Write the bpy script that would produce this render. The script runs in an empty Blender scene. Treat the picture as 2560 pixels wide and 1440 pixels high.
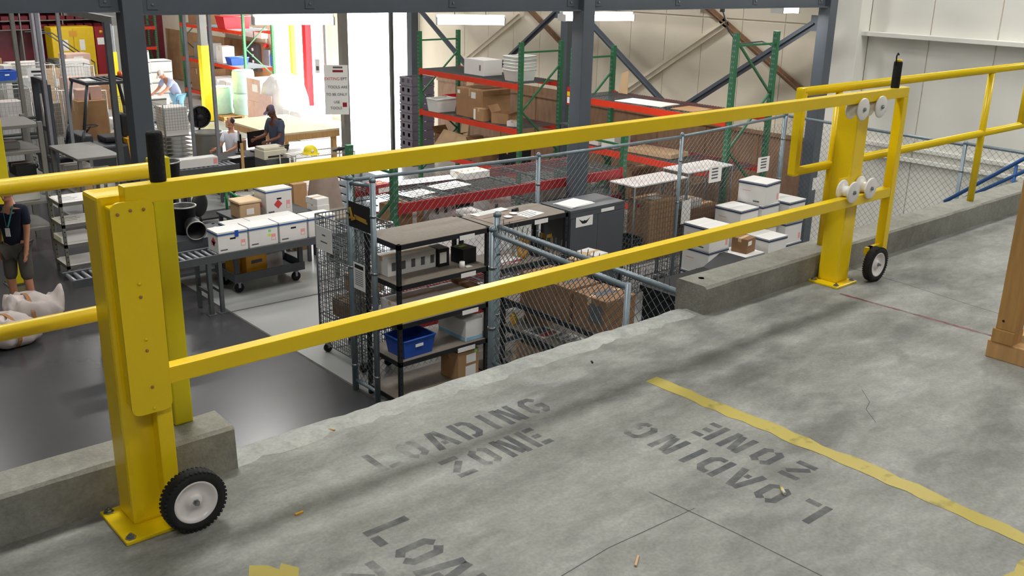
import bpy, bmesh, math, random
from mathutils import Vector, Matrix

random.seed(7)
S = bpy.context.scene
COL = S.collection
PI = math.pi

# ------------------------------------------------------------------ camera
F_PX = 2448.8
EYE = 1.75
PITCH, ROLL, YAW = 0.32252, -0.02131, 0.71833


def cam_axes():
    cy, sy, cp, sp = math.cos(YAW), math.sin(YAW), math.cos(PITCH), math.sin(PITCH)
    fw = Vector((sy * cp, cy * cp, -sp))
    r = Vector((cy, -sy, 0))
    d = -r.cross(fw)
    cr, sr = math.cos(ROLL), math.sin(ROLL)
    return r * cr + d * sr, r * -sr + d * cr, fw


AX_R, AX_D, AX_F = cam_axes()
cam = bpy.data.cameras.new('camera')
cam.sensor_width = 36
cam.lens = F_PX * 36 / 2560
cam.clip_start = 0.05
cam.clip_end = 300
cam_o = bpy.data.objects.new('camera', cam)
COL.objects.link(cam_o)
m = Matrix((AX_R, -AX_D, -AX_F)).transposed().to_4x4()
m.translation = Vector((0, 0, EYE))
cam_o.matrix_world = m
S.camera = cam_o

# ------------------------------------------------------------------ light and exposure
S.view_settings.view_transform = 'Standard'
S.view_settings.look = 'None'
S.view_settings.gamma = 1
S.view_settings.use_curve_mapping = False
S.view_settings.exposure = 0.0
W = bpy.data.worlds.new('daylight')
S.world = W
W.use_nodes = True
wb = W.node_tree.nodes['Background']
wb.inputs[0].default_value = (0.86, 0.93, 1.0, 1)
wb.inputs[1].default_value = 16.0
sun = bpy.data.lights.new('sun', 'SUN')
sun.energy = 42
sun.angle = 0.02
sun.color = (1, 0.96, 0.9)
sun_o = bpy.data.objects.new('sun', sun)
COL.objects.link(sun_o)
sun_o.rotation_euler = Vector((-0.80, 0.12, -0.59)).to_track_quat('-Z', 'Y').to_euler()


def area(name, loc, sx, sy, power, color=(1, 0.97, 0.92), d=(0, 0, -1)):
    l = bpy.data.lights.new(name, 'AREA')
    l.shape = 'RECTANGLE'
    l.size, l.size_y = sx, sy
    l.energy = power
    l.color = color
    o = bpy.data.objects.new(name, l)
    COL.objects.link(o)
    o.location = loc
    o.rotation_euler = Vector(d).to_track_quat('-Z', 'Y').to_euler()
    return o


CEIL = 6.4
# the high-bay lamps of the hall: rows of big lamps under the roof
for (x, y, p) in ((-1.5, -2.5, 175), (4.8, -1.0, 120), (1.8, 5.0, 270), (10.8, -1.0, 240), (8.0, 4.8, 150), (13.0, 4.8, 270),
                  (3.5, 15.0, 200), (10.5, 13.0, 320), (3.5, 24.0, 300), (10.5, 22.0, 320), (4.0, 33.0, 400), (11.0, 32.0, 400)):
    area('high_bay_light', (x, y, CEIL - 0.35), 1.6, 1.0, p, (1, 0.99, 0.96))

# ------------------------------------------------------------------ pixel rays of the photograph (measuring aid: where a point of known height or plane stands)
def _ray(x, y):
    return AX_R * ((x - 1280) / F_PX) + AX_D * ((y - 720) / F_PX) + AX_F


def G(x, y, z=0.0):
    d = _ray(x, y)
    return Vector((0, 0, EYE)) + d * ((z - EYE) / d.z)


def YP(x, y, Y):
    d = _ray(x, y)
    return Vector((0, 0, EYE)) + d * (Y / d.y)


def XP(x, y, X):
    d = _ray(x, y)
    return Vector((0, 0, EYE)) + d * (X / d.x)


LOW = -2.8          # level of the warehouse floor; the platform we stand on is z = 0


# ------------------------------------------------------------------ materials
def lin(h):
    h = h.lstrip('#')
    v = [int(h[i:i + 2], 16) / 255 for i in (0, 2, 4)]
    return tuple(c / 12.92 if c <= 0.04045 else ((c + 0.055) / 1.055) ** 2.4 for c in v) + (1,)


def mat(name, c, rough=0.5, metal=0.0, var=0.12, scale=6.0, bump=0.0, bscale=60.0, c2=None, stretch=None, trans=0, emit=0, spec=0.5, alpha=1):
    m = bpy.data.materials.new(name)
    m.use_nodes = True
    nt = m.node_tree
    b = nt.nodes['Principled BSDF']
    b.inputs['Roughness'].default_value = rough
    b.inputs['Metallic'].default_value = metal
    b.inputs['Specular IOR Level'].default_value = spec
    b.inputs['Alpha'].default_value = alpha
    base = lin(c)
    if trans:
        b.inputs['Transmission Weight'].default_value = trans
    if emit:
        b.inputs['Emission Color'].default_value = base
        b.inputs['Emission Strength'].default_value = emit
    if var > 0:
        tc = nt.nodes.new('ShaderNodeTexCoord')
        src = tc.outputs['Object']
        if stretch:
            mp = nt.nodes.new('ShaderNodeMapping')
            mp.inputs['Scale'].default_value = stretch
            nt.links.new(src, mp.inputs[0])
            src = mp.outputs[0]
        n = nt.nodes.new('ShaderNodeTexNoise')
        n.inputs['Scale'].default_value = scale
        n.inputs['Detail'].default_value = 5
        nt.links.new(src, n.inputs[0])
        r = nt.nodes.new('ShaderNodeValToRGB')
        r.color_ramp.elements[0].position = 0.32
        r.color_ramp.elements[1].position = 0.68
        a = lin(c2) if c2 else tuple(v * (1 - var) for v in base[:3]) + (1,)
        z = base if c2 else tuple(min(1, v * (1 + var * 0.5)) for v in base[:3]) + (1,)
        r.color_ramp.elements[0].color = a
        r.color_ramp.elements[1].color = z
        nt.links.new(n.outputs[0], r.inputs[0])
        nt.links.new(r.outputs[0], b.inputs['Base Color'])
        if bump:
            n2 = nt.nodes.new('ShaderNodeTexNoise')
            n2.inputs['Scale'].default_value = bscale
            nt.links.new(src, n2.inputs[0])
            bp = nt.nodes.new('ShaderNodeBump')
            bp.inputs['Strength'].default_value = bump
            bp.inputs['Distance'].default_value = 0.01
            nt.links.new(n2.outputs[0], bp.inputs['Height'])
            nt.links.new(bp.outputs[0], b.inputs['Normal'])
    else:
        b.inputs['Base Color'].default_value = base
    return m


def concrete(name, base, dark, light, rough=0.8, stretch=(1, 1, 1), stain=0.5, spec=0.35, bump=0.25):
    """Concrete: broad cloudy stains, mid blotches and fine speckle."""
    m = bpy.data.materials.new(name)
    m.use_nodes = True
    nt = m.node_tree
    N, L = nt.nodes, nt.links
    b = N['Principled BSDF']
    b.inputs['Specular IOR Level'].default_value = spec
    tc = N.new('ShaderNodeTexCoord')
    mp = N.new('ShaderNodeMapping')
    mp.inputs['Scale'].default_value = stretch
    L.new(tc.outputs['Object'], mp.inputs[0])

    def noise(sc, det, src=mp.outputs[0], dist=0.0):
        n = N.new('ShaderNodeTexNoise')
        n.inputs['Scale'].default_value = sc
        n.inputs['Detail'].default_value = det
        n.inputs['Distortion'].default_value = dist
        L.new(src, n.inputs[0])
        return n.outputs[0]

    def ramp(f, p0, p1, c0, c1):
        r = N.new('ShaderNodeValToRGB')
        r.color_ramp.elements[0].position, r.color_ramp.elements[1].position = p0, p1
        r.color_ramp.elements[0].color, r.color_ramp.elements[1].color = c0, c1
        L.new(f, r.inputs[0])
        return r.outputs[0]

    def mix(f, a, c, mode='MIX'):
        x = N.new('ShaderNodeMix')
        x.data_type = 'RGBA'
        x.blend_type = mode
        if isinstance(f, float):
            x.inputs[0].default_value = f
        else:
            L.new(f, x.inputs[0])
        for k, v in ((6, a), (7, c)):
            if isinstance(v, tuple):
                x.inputs[k].default_value = v
            else:
                L.new(v, x.inputs[k])
        return x.outputs[2]
    big = ramp(noise(0.9, 4, dist=0.6), 0.3, 0.72, (0, 0, 0, 1), (1, 1, 1, 1))
    c = mix(big, lin(dark), lin(base))
    mid = ramp(noise(4.5, 8, dist=0.4), 0.4, 0.75, (0, 0, 0, 1), (stain, stain, stain, 1))
    c = mix(mid, c, lin(light))
    fine = ramp(noise(17, 8, dist=0.5), 0.35, 0.65, (0.90, 0.90, 0.90, 1), (1.07, 1.07, 1.07, 1))
    c = mix(1.0, c, fine, 'MULTIPLY')
    sp = ramp(noise(75, 3, tc.outputs['Object']), 0.3, 0.7, (0.86, 0.86, 0.86, 1), (1.08, 1.08, 1.08, 1))
    c = mix(1.0, c, sp, 'MULTIPLY')
    L.new(c, b.inputs['Base Color'])
    rr = ramp(noise(2.0, 4), 0.3, 0.7, (rough - 0.12 * min(1, rough * 1.4),) * 3 + (1,), (rough + 0.08,) * 3 + (1,))
    L.new(rr, b.inputs['Roughness'])
    bp = N.new('ShaderNodeBump')
    bp.inputs['Strength'].default_value = bump
    bp.inputs['Distance'].default_value = 0.004
    L.new(noise(120, 4, tc.outputs['Object']), bp.inputs['Height'])
    L.new(bp.outputs[0], b.inputs['Normal'])
    return m


def worn_paint(name, c, cover=0.5, soft=0.25, rough=0.7, scale=14):
    """Flat paint worn through in patches."""
    m = bpy.data.materials.new(name)
    m.use_nodes = True
    nt = m.node_tree
    N, L = nt.nodes, nt.links
    b = N['Principled BSDF']
    b.inputs['Base Color'].default_value = lin(c)
    b.inputs['Roughness'].default_value = rough
    tc = N.new('ShaderNodeTexCoord')
    n = N.new('ShaderNodeTexNoise')
    n.inputs['Scale'].default_value = scale
    n.inputs['Detail'].default_value = 8
    L.new(tc.outputs['Object'], n.inputs[0])
    r = N.new('ShaderNodeValToRGB')
    r.color_ramp.elements[0].position = 0.5 - soft * 0.5 + (0.5 - cover) * 0.5
    r.color_ramp.elements[1].position = 0.5 + soft * 0.5 + (0.5 - cover) * 0.5
    L.new(n.outputs[0], r.inputs[0])
    L.new(r.outputs[0], b.inputs['Alpha'])
    return m


M = {}
M['slab'] = concrete('platform_concrete', '#979892', '#6a6a65', '#b2b3ad', rough=0.7, stretch=(0.8, 1.5, 1), stain=0.55)
M['lip'] = concrete('edge_concrete', '#a8aaa4', '#90928d', '#bdbfb9', rough=0.85, stain=0.6, bump=0.5)
M['curb'] = concrete('curb_concrete', '#97968d', '#7d7b72', '#acaba2', rough=0.9, stain=0.4, bump=0.7)
M['floor_dark'] = mat('coated_floor_dark', '#454547', 0.24, var=0.12, scale=0.8)
M['floor_light'] = mat('coated_floor_light', '#a3a4a2', 0.27, var=0.07, scale=0.9)
M['yellow'] = mat('safety_yellow_paint', '#f0ce0e', 0.3, var=0.05, scale=3, bump=0.02, bscale=40)
M['yellow_dull'] = mat('dull_yellow_paint', '#cfc400', 0.45, var=0.05, scale=3)
M['yellow_flat'] = mat('yellow_column_guard', '#f2dc10', 0.5, var=0.04)
M['black_rubber'] = mat('black_rubber', '#17181a', 0.75, var=0.25, scale=30, bump=0.2)
M['foam'] = mat('black_foam_grip', '#141414', 0.9, var=0.3, scale=60, bump=0.5, bscale=150)
M['white_plastic'] = mat('white_nylon', '#eceae6', 0.35, var=0.03)
M['rim'] = mat('white_enamel_rim', '#eae4e2', 0.3, var=0.06)
M['zinc'] = mat('zinc_bolt', '#9aa0a2', 0.35, metal=0.9, var=0.15, scale=30)
M['galv'] = mat('galvanised_pipe', '#7f8c93', 0.4, metal=0.35, var=0.12, scale=12)
M['wire'] = mat('galvanised_wire', '#656c6e', 0.45, metal=0.4, var=0.15, scale=10)
M['chrome'] = mat('bright_wire', '#b5b3ac', 0.3, metal=0.6, var=0.1)
M['steel_grey'] = mat('grey_blue_structural_paint', '#50575f', 0.45, var=0.08, scale=3)
M['steel_dark'] = mat('dark_grey_paint', '#4a4e50', 0.5, var=0.1)
M['machine_grey'] = mat('warm_grey_enamel', '#7c7a74', 0.45, var=0.07)
M['grey_cab'] = mat('charcoal_cabinet_paint', '#4c5056', 0.4, var=0.05)
M['green_rack'] = mat('rack_green_paint', '#2f6b46', 0.45, var=0.1)
M['red_beam'] = mat('rack_orange_red_paint', '#d8381c', 0.4, var=0.1, scale=4)
M['dark_red_beam'] = mat('rack_dark_red_paint', '#a8282a', 0.45, var=0.12, scale=4)
M['cream'] = mat('cream_wall_panel', '#e2d8c4', 0.6, var=0.05, scale=1.2)
M['white_wall'] = mat('white_wall_panel', '#e2e0d8', 0.55, var=0.04, scale=1.2)
M['ply'] = mat('brown_plywood', '#8a6a50', 0.7, var=0.2, scale=3, stretch=(1, 4, 1))
M['card'] = mat('cardboard', '#a9835c', 0.85, var=0.1, scale=5)
M['card2'] = mat('cardboard_dark', '#8a6647', 0.85, var=0.12, scale=5)
M['card_l'] = mat('cardboard_pale', '#c9a882', 0.85, var=0.08)
M['white_box'] = mat('white_carton', '#dcdad6', 0.7, var=0.03, scale=3)
M['paper'] = mat('white_paper', '#eceae6', 0.75, var=0.02)
M['print'] = mat('printed_grey_ink', '#5c5c60', 0.8, var=0.1)
M['ink'] = mat('black_ink', '#1c1c20', 0.8, var=0.0)
M['blue_ink'] = mat('blue_print_band', '#2a5a96', 0.7, var=0.08)
M['navy_ink'] = mat('navy_print_band', '#1f3458', 0.7, var=0.08)
M['red_ink'] = mat('red_print', '#c83a40', 0.7, var=0.08)
M['pink_ink'] = mat('faded_red_print', '#e59a98', 0.7, var=0.08)
M['tan_board'] = mat('tan_particle_board', '#82786c', 0.7, var=0.1, scale=25)
M['black_metal'] = mat('black_painted_metal', '#1e2024', 0.45, var=0.1)
M['black_plastic'] = mat('black_plastic', '#131418', 0.55, var=0.1)
M['blue_plastic'] = mat('blue_plastic', '#1f4fae', 0.4, var=0.06)
M['red_plastic'] = mat('red_plastic', '#c4202c', 0.4, var=0.06)
M['white_tote'] = mat('white_plastic_tote', '#dedfda', 0.45, var=0.04)
M['green_plastic'] = mat('green_paint', '#0f7a3c', 0.4, var=0.06)
M['mint'] = mat('mint_shrink_wrap', '#bfe4dc', 0.25, var=0.08, scale=10)
M['clear_wrap'] = mat('pale_shrink_wrap', '#dedad8', 0.25, var=0.06, scale=8)
M['pinkbox'] = mat('pinkish_carton', '#d9b5a8', 0.8, var=0.08)
M['wood'] = mat('sawn_lumber', '#b58a50', 0.75, var=0.18, scale=5, stretch=(6, 6, 0.7), bump=0.15, bscale=40)
M['wood_light'] = mat('pale_pine', '#c69a63', 0.75, var=0.18, scale=5, stretch=(6, 6, 0.7))
M['skin_light'] = mat('skin', '#c58a6c', 0.55, var=0.06)
M['skin_dark'] = mat('dark_skin', '#6a4130', 0.5, var=0.06)
M['navy'] = mat('navy_cloth', '#141a30', 0.9, var=0.1)
M['charcoal'] = mat('charcoal_cloth', '#4b5266', 0.9, var=0.1)
M['khaki_grey'] = mat('grey_khaki_cloth', '#55524c', 0.9, var=0.15)
M['white_cloth'] = mat('white_cloth', '#dcdce4', 0.9, var=0.06)
M['pale_blue'] = mat('pale_blue_cloth', '#a9b4d6', 0.9, var=0.06)
M['sky_blue'] = mat('light_blue_cloth', '#8fc0dd', 0.9, var=0.06)
M['hair'] = mat('dark_hair', '#1c1618', 0.6, var=0.2)
M['grey_hair'] = mat('white_hair', '#d5d2cc', 0.7, var=0.1)
M['cap'] = mat('dusty_plum_cap', '#5d5366', 0.9, var=0.08)
M['sack'] = mat('white_canvas', '#c9bdb8', 0.9, var=0.15, scale=4, bump=0.3, bscale=9)
M['strap'] = mat('tan_strap', '#a9794e', 0.8, var=0.1)
M['lamp'] = mat('fluorescent_tube', '#fffdf6', 0.4, var=0, emit=9)
M['roof'] = mat('grey_roof_deck', '#8a8a86', 0.7, var=0.05)
M['fixture'] = mat('white_enamel_fixture', '#d8d8d4', 0.4, var=0.03)
M['lock_yellow'] = mat('yellow_cabinet_enamel', '#e0bd10', 0.45, var=0.06)
M['lock_red'] = mat('dark_red_enamel', '#8e1420', 0.45, var=0.08)
M['bin_red'] = mat('dark_red_bin', '#6a1a2a', 0.5, var=0.2)
M['burlap'] = mat('grey_beige_cloth', '#96857a', 0.95, var=0.12)
M['silver_pole'] = mat('silver_post', '#9a9ca4', 0.35, metal=0.5, var=0.1)
M['screen'] = mat('dark_monitor_glass', '#101114', 0.2, var=0)
M['beige'] = mat('beige_plastic', '#d3cdb8', 0.5, var=0.04)
M['bench_pale'] = mat('pale_bench_top', '#dcc8a6', 0.7, var=0.08, scale=4)
M['crate_grey'] = mat('grey_plum_plastic', '#6a6472', 0.5, var=0.1)
M['forklift'] = mat('forklift_charcoal', '#34373c', 0.4, var=0.08)
M['amber'] = mat('amber_paint', '#d69a1e', 0.45, var=0.06)
M['orange'] = mat('orange_lamp_lens', '#f06a1e', 0.3, var=0)
M['outdoor'] = mat('sunlit_yard', '#c9c6c0', 0.9, var=0.06, scale=0.6)
M['shadow_hole'] = mat('dark_hole', '#0c0c0c', 0.9, var=0)
M['joint'] = mat('sawcut_joint', '#575652', 0.9, var=0.2)
M['stencil'] = worn_paint('worn_grey_stencil_paint', '#4e5155', 0.56, 0.6, 0.7, 9)
M['stencil_faint'] = worn_paint('faded_grey_stencil_paint', '#585a5c', 0.30, 0.5, 0.7, 10)
M['stencil_mid'] = worn_paint('half_worn_grey_stencil_paint', '#53565a', 0.42, 0.6, 0.7, 9)
M['tape'] = worn_paint('yellow_floor_tape', '#b2a244', 0.95, 0.3, 0.5, 10)
M['redline'] = worn_paint('red_floor_line', '#7d3f45', 0.6, 0.35, 0.6, 7)


# ------------------------------------------------------------------ mesh helpers
class MB:
    """Collects shapes and links them as ONE mesh object."""

    def __init__(self):
        self.bm = bmesh.new()
        self.mi = 0

    def _tag(self, faces):
        for f in faces:
            f.material_index = self.mi

    def use(self, i):
        self.mi = i
        return self

    def box(self, x0, x1, y0, y1, z0, z1, bev=0.0, mtx=None):
        r = bmesh.ops.create_cube(self.bm, size=1)
        vs = r['verts']
        for v in vs:
            v.co = Vector(((x0 + x1) / 2 + v.co.x * (x1 - x0), (y0 + y1) / 2 + v.co.y * (y1 - y0), (z0 + z1) / 2 + v.co.z * (z1 - z0)))
        fs = list({f for v in vs for f in v.link_faces})
        self._tag(fs)
        if mtx:
            bmesh.ops.transform(self.bm, matrix=mtx, verts=vs)
        if bev:
            es = list({e for v in vs for e in v.link_edges})
            q = bmesh.ops.bevel(self.bm, geom=es, offset=bev, segments=2, affect='EDGES', profile=0.6)
            self._tag(q['faces'])
        return self

    def bar(self, a, b, w, h=None, up=(0, 0, 1)):
        """Rectangular bar from a to b."""
        a, b = Vector(a), Vector(b)
        h = h or w
        d = (b - a).normalized()
        u = Vector(up)
        if abs(d.dot(u)) > 0.98:
            u = Vector((1, 0, 0))
        s = d.cross(u).normalized()
        u = s.cross(d).normalized()
        vs = []
        for p in (a, b):
            for sx, sy in ((-1, -1), (1, -1), (1, 1), (-1, 1)):
                vs.append(self.bm.verts.new(p + s * sx * w / 2 + u * sy * h / 2))
        for q in ((3, 2, 1, 0), (4, 5, 6, 7), (0, 1, 5, 4), (1, 2, 6, 5), (2, 3, 7, 6), (3, 0, 4, 7)):
            f = self.bm.faces.new([vs[i] for i in q])
            f.material_index = self.mi
        return self

    def rod(self, a, b, r, r2=None, n=8, cap=True, smooth=True):
        a, b = Vector(a), Vector(b)
        r2 = r if r2 is None else r2
        d = (b - a).normalized()
        u = Vector((0, 0, 1)) if abs(d.z) < 0.9 else Vector((1, 0, 0))
        s = d.cross(u).normalized()
        u = s.cross(d).normalized()
        A, B = [], []
        for i in range(n):
            t = 2 * PI * (i + 0.5) / n
            o = s * math.cos(t) + u * math.sin(t)
            A.append(self.bm.verts.new(a + o * r))
            B.append(self.bm.verts.new(b + o * r2))
        for i in range(n):
            j = (i + 1) % n
            f = self.bm.faces.new((A[j], A[i], B[i], B[j]))
            f.material_index = self.mi
            f.smooth = smooth
        if cap:
            for q in (A, list(reversed(B))):
                f = self.bm.faces.new(q)
                f.material_index = self.mi
        return self

    def pipe(self, pts, r, n=8):
        for a, b in zip(pts[:-1], pts[1:]):
            self.rod(a, b, r, n=n)
        for p in pts[1:-1]:
            self.ball(p, r, r, r, 8, 5)
        return self

    def ball(self, c, rx, ry=None, rz=None, u=12, v=8):
        ry = rx if ry is None else ry
        rz = rx if rz is None else rz
        r = bmesh.ops.create_uvsphere(self.bm, u_segments=u, v_segments=v, radius=1)
        for w in r['verts']:
            w.co = Vector((c[0] + w.co.x * rx, c[1] + w.co.y * ry, c[2] + w.co.z * rz))
        for f in {f for w in r['verts'] for f in w.link_faces}:
            f.material_index = self.mi
            f.smooth = True
        self.last = r['verts']
        return self

    def lathe(self, prof, c=(0, 0, 0), axis='Z', n=24, smooth=True, close=False):
        """prof: list of (radius, height) turned round the axis through c."""
        c = Vector(c)
        rings = []
        for (r, h) in prof:
            ring = []
            for i in range(n):
                t = 2 * PI * i / n
                x, y = r * math.cos(t), r * math.sin(t)
                p = {'Z': (x, y, h), 'Y': (x, h, -y), 'X': (h, x, y)}[axis]
                ring.append(self.bm.verts.new(c + Vector(p)))
            rings.append(ring)
        for a, b in zip(rings[:-1], rings[1:]):
            for i in range(n):
                j = (i + 1) % n
                try:
                    f = self.bm.faces.new((a[i], a[j], b[j], b[i]))
                    f.material_index = self.mi
                    f.smooth = smooth
                except ValueError:
                    pass
        if not close:
            for q in (list(reversed(rings[0])), rings[-1]):
                f = self.bm.faces.new(q)
                f.material_index = self.mi
        return self

    def poly(self, pts, thick=0.0, d=(0, 0, 1)):
        """Flat polygon, or a slab of it pushed by thick along d."""
        vs = [self.bm.verts.new(Vector(p)) for p in pts]
        f = self.bm.faces.new(vs)
        f.material_index = self.mi
        if thick:
            q = bmesh.ops.extrude_face_region(self.bm, geom=[f])
            nv = [g for g in q['geom'] if isinstance(g, bmesh.types.BMVert)]
            bmesh.ops.translate(self.bm, verts=nv, vec=Vector(d) * thick)
            for e in {f2 for v in nv for f2 in v.link_faces} | {f2 for v in vs for f2 in v.link_faces}:
                e.material_index = self.mi
        return self

    def hexa(self, lo, hi):
        """Solid between two quads of four points each."""
        vs = [self.bm.verts.new(Vector(p)) for p in list(lo) + list(hi)]
        for q in ((3, 2, 1, 0), (4, 5, 6, 7), (0, 1, 5, 4), (1, 2, 6, 5), (2, 3, 7, 6), (3, 0, 4, 7)):
            f = self.bm.faces.new([vs[i] for i in q])
            f.material_index = self.mi
        return self

    def build(self, name, mats, parent=None, shift=None):
        if shift is not None:
            bmesh.ops.translate(self.bm, verts=self.bm.verts[:], vec=-Vector(shift))
        bmesh.ops.recalc_face_normals(self.bm, faces=self.bm.faces[:])
        me = bpy.data.meshes.new(name)
        self.bm.to_mesh(me)
        self.bm.free()
        for q in (mats if isinstance(mats, (list, tuple)) else [mats]):
            me.materials.append(M[q] if isinstance(q, str) else q)
        o = bpy.data.objects.new(name, me)
        COL.objects.link(o)
        if parent:
            o.parent = parent
        return o


def tag(o, label=None, cat=None, group=None, kind=None):
    if label:
        o['label'] = label
    if cat:
        o['category'] = cat
    if group:
        o['group'] = group
    if kind:
        o['kind'] = kind
    return o


def thing(name, label, cat, loc=(0, 0, 0), rz=0.0, group=None):
    o = bpy.data.objects.new(name, None)
    o.empty_display_size = 0.1
    COL.objects.link(o)
    o.location = loc
    o.rotation_euler = (0, 0, rz)
    return tag(o, label, cat, group)


def kids(o):
    return [c for c in ALLKIDS.get(o.name, [])]


def dup(root, loc, rz=None, label=None, group=None):
    """A copy of a thing with copies of its parts and sub-parts (sharing mesh data)."""
    def cp(o, par):
        c = o.copy()
        COL.objects.link(c)
        if par:
            c.parent = par
        for k in list(o.children):
            cp(k, c)
        return c
    r = cp(root, None)
    r.location = loc
    if rz is not None:
        r.rotation_euler = (0, 0, rz)
    if label:
        r['label'] = label
    if group:
        r['group'] = group
    return r


def struct(name, mb, mats, parent=None, label=None):
    o = mb.build(name, mats, parent)
    if not parent:
        tag(o, label, None, None, 'structure')
    return o


#%%STRUCTURE
# ------------------------------------------------------------------ the setting: platform, floors, walls
def rnd(a, b):
    return random.uniform(a, b)


# platform slab: the front edge is worn and chipped
mb = MB()
xs = [-6 + 0.5 * i for i in range(15)] + [1.2 + 0.06 * i for i in range(48)] + [4.1, 5, 6, 8, 10, 12, 15.2]
prof_prev = None
for x in xs:
    gap = 1.3 < x < 3.96
    j = rnd(-0.012, 0.012) if gap else 0
    e = 3.155 + j
    p = [(x, -8.0, 0), (x, 2.97, 0), (x, 3.0, 0.0), (x, e - 0.05, 0.004 + (rnd(-0.003, 0.004) if gap else 0)), (x, e - 0.012, -0.012 + (rnd(-0.01, 0.004) if gap else 0)),
         (x, e + 0.004, -0.06 + j), (x, 3.15, -0.35), (x, 3.15, -2.8), (x, -8.0, -2.8)]
    vs = [mb.bm.verts.new(q) for q in p]
    if prof_prev:
        for i in range(len(p) - 1):
            f = mb.bm.faces.new((prof_prev[i], prof_prev[i + 1], vs[i + 1], vs[i]))
            f.material_index = 1 if i in (3, 4, 5) else 0
            f.smooth = i in (2, 3, 4)
    prof_prev = vs
platform = struct('floor', mb, ['slab', 'lip'], label='grey concrete platform floor with a chipped front edge')

# repaired strip along the open edge
mb = MB()
prev = None
for i in range(46):
    x = 1.33 + i * 0.0575
    c = [(x, 3.01 + rnd(-0.015, 0.02), 0.0006), (x, 3.045, 0.004 + rnd(0, 0.003)), (x, 3.08, 0.007 + rnd(0, 0.004)), (x, 3.128 + rnd(-0.008, 0.008), 0.005), (x, 3.145 + rnd(-0.008, 0.008), -0.012)]
    vs = [mb.bm.verts.new(q) for q in c]
    if prev:
        for k in range(4):
            f = mb.bm.faces.new((prev[k], prev[k + 1], vs[k + 1], vs[k]))
            f.smooth = True
    prev = vs
mb.build('edge_strip', 'lip', platform)

# saw-cut joints and cracks in the platform
for n, (pts, w) in enumerate((([(5.36, 2.97), (5.33, 2.6), (5.27, 2.2), (5.16, 1.2)], 0.006), ([(2.36, 1.95), (2.385, 1.6), (2.40, 1.2), (2.38, 0.9)], 0.0035),
                              ([(1.7, 1.78), (2.0, 1.80), (2.4, 1.78)], 0.003), ([(3.5, 1.74), (3.58, 1.83), (3.66, 1.86), (3.75, 1.95)], 0.0025))):
    mb = MB()
    for a, b in zip(pts[:-1], pts[1:]):
        d = (Vector(b) - Vector(a)).normalized()
        s = Vector((-d.y, d.x)) * w / 2
        mb.poly([(a[0] + s.x, a[1] + s.y, 0.0006), (a[0] - s.x, a[1] - s.y, 0.0006), (b[0] - s.x, b[1] - s.y, 0.0006), (b[0] + s.x, b[1] + s.y, 0.0006)])
    mb.build('floor_joint', 'joint', platform)


def rough_bar(x0, x1, y0, y1, h, slant=0.0, step=0.12):
    """Cast concrete curb with slightly uneven worn edges."""
    b = MB()
    n = max(2, int((x1 - x0) / step))
    prev = None
    for i in range(n + 1):
        x = x0 + (x1 - x0) * i / n
        j = lambda s=0.004: rnd(-s, s)
        sl = slant if i == n else 0
        p = [(x + sl, y0, 0), (x, y0 + j(), h - 0.012), (x, y0 + 0.012, h + j(0.002)), (x, y1 - 0.012, h + j(0.002)), (x, y1, h - 0.014), (x + sl, y1, -0.02)]
        vs = [b.bm.verts.new(q) for q in p]
        if prev:
            for k in range(5):
                b.bm.faces.new((prev[k], prev[k + 1], vs[k + 1], vs[k]))
        else:
            b.bm.faces.new(vs)
        prev = vs
    b.bm.faces.new(list(reversed(prev)))
    return b


cl = rough_bar(-6, 1.325, 2.995, 3.165, 0.168, slant=0.004).build('trim_1', 'curb')
tag(cl, 'concrete curb under the nearer guardrail', kind='structure')
cr_ = rough_bar(3.955, 15.2, 2.985, 3.185, 0.155).build('trim_2', 'curb')
tag(cr_, 'concrete curb running on from the gap to the right', kind='structure')
MB().lathe([(0.019, 0.1562), (0.0, 0.1562)], (4.06, 3.1, 0), n=14).build('anchor_hole', 'shadow_hole', cr_)

# warehouse floor: dark coating on the left lane, paler coating under the storage area
low = struct('floor_lower', MB().poly([(-6, 3.15, LOW), (5.28, 3.15, LOW), (5.28, 12.0, LOW), (5.28, 38, LOW), (-6, 38, LOW)]), 'floor_dark', label='dark glossy coated warehouse floor')
struct('floor_lower_pale', MB().poly([(5.28, 3.15, LOW), (15.2, 3.15, LOW), (15.2, 38, LOW), (5.28, 38, LOW)]), 'floor_light', label='pale grey coated warehouse floor under the storage area')
MB().poly([(5.272, 3.2, LOW + 0.002), (5.30, 3.2, LOW + 0.002), (5.30, 12, LOW + 0.002), (5.272, 12, LOW + 0.002)]).build('floor_joint', 'joint', low)
MB().poly([(5.3, 11.76, LOW + 0.002), (9, 11.6, LOW + 0.002), (9, 11.63, LOW + 0.002), (5.3, 11.79, LOW + 0.002)]).build('floor_joint', 'joint', low)

# walls. The long wall with the dock doors runs away from us at x = WX
WX = 15.2
D1 = (21.3, 24.9)
D2 = (25.9, 29.0)
DH = 1.35
wall = MB()
wall.box(WX, WX + 0.25, -8, D1[0], LOW, CEIL).box(WX, WX + 0.25, D1[1], D2[0], LOW, CEIL).box(WX, WX + 0.25, D2[1], 38, LOW, CEIL)
wall.box(WX, WX + 0.25, D1[0], D1[1], DH, CEIL).box(WX, WX + 0.25, D2[0], D2[1], DH, CEIL)
wr = struct('wall_right', wall, 'cream', label='long wall of cream and white vertical panels with the dock doors')
seams_c = [9.36 + 0.905 * i for i in range(13)]
for i in range(12):
    a, b = seams_c[i] + 0.006, seams_c[i + 1] - 0.006
    MB().box(WX - 0.02, WX, a, b, LOW, 0.80, bev=0.004).build('wall_panel', 'cream', wr)
    MB().box(WX - 0.02, WX, a, b, 0.83, CEIL, bev=0.004).build('wall_panel', 'cream', wr)
y = 8.66
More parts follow.
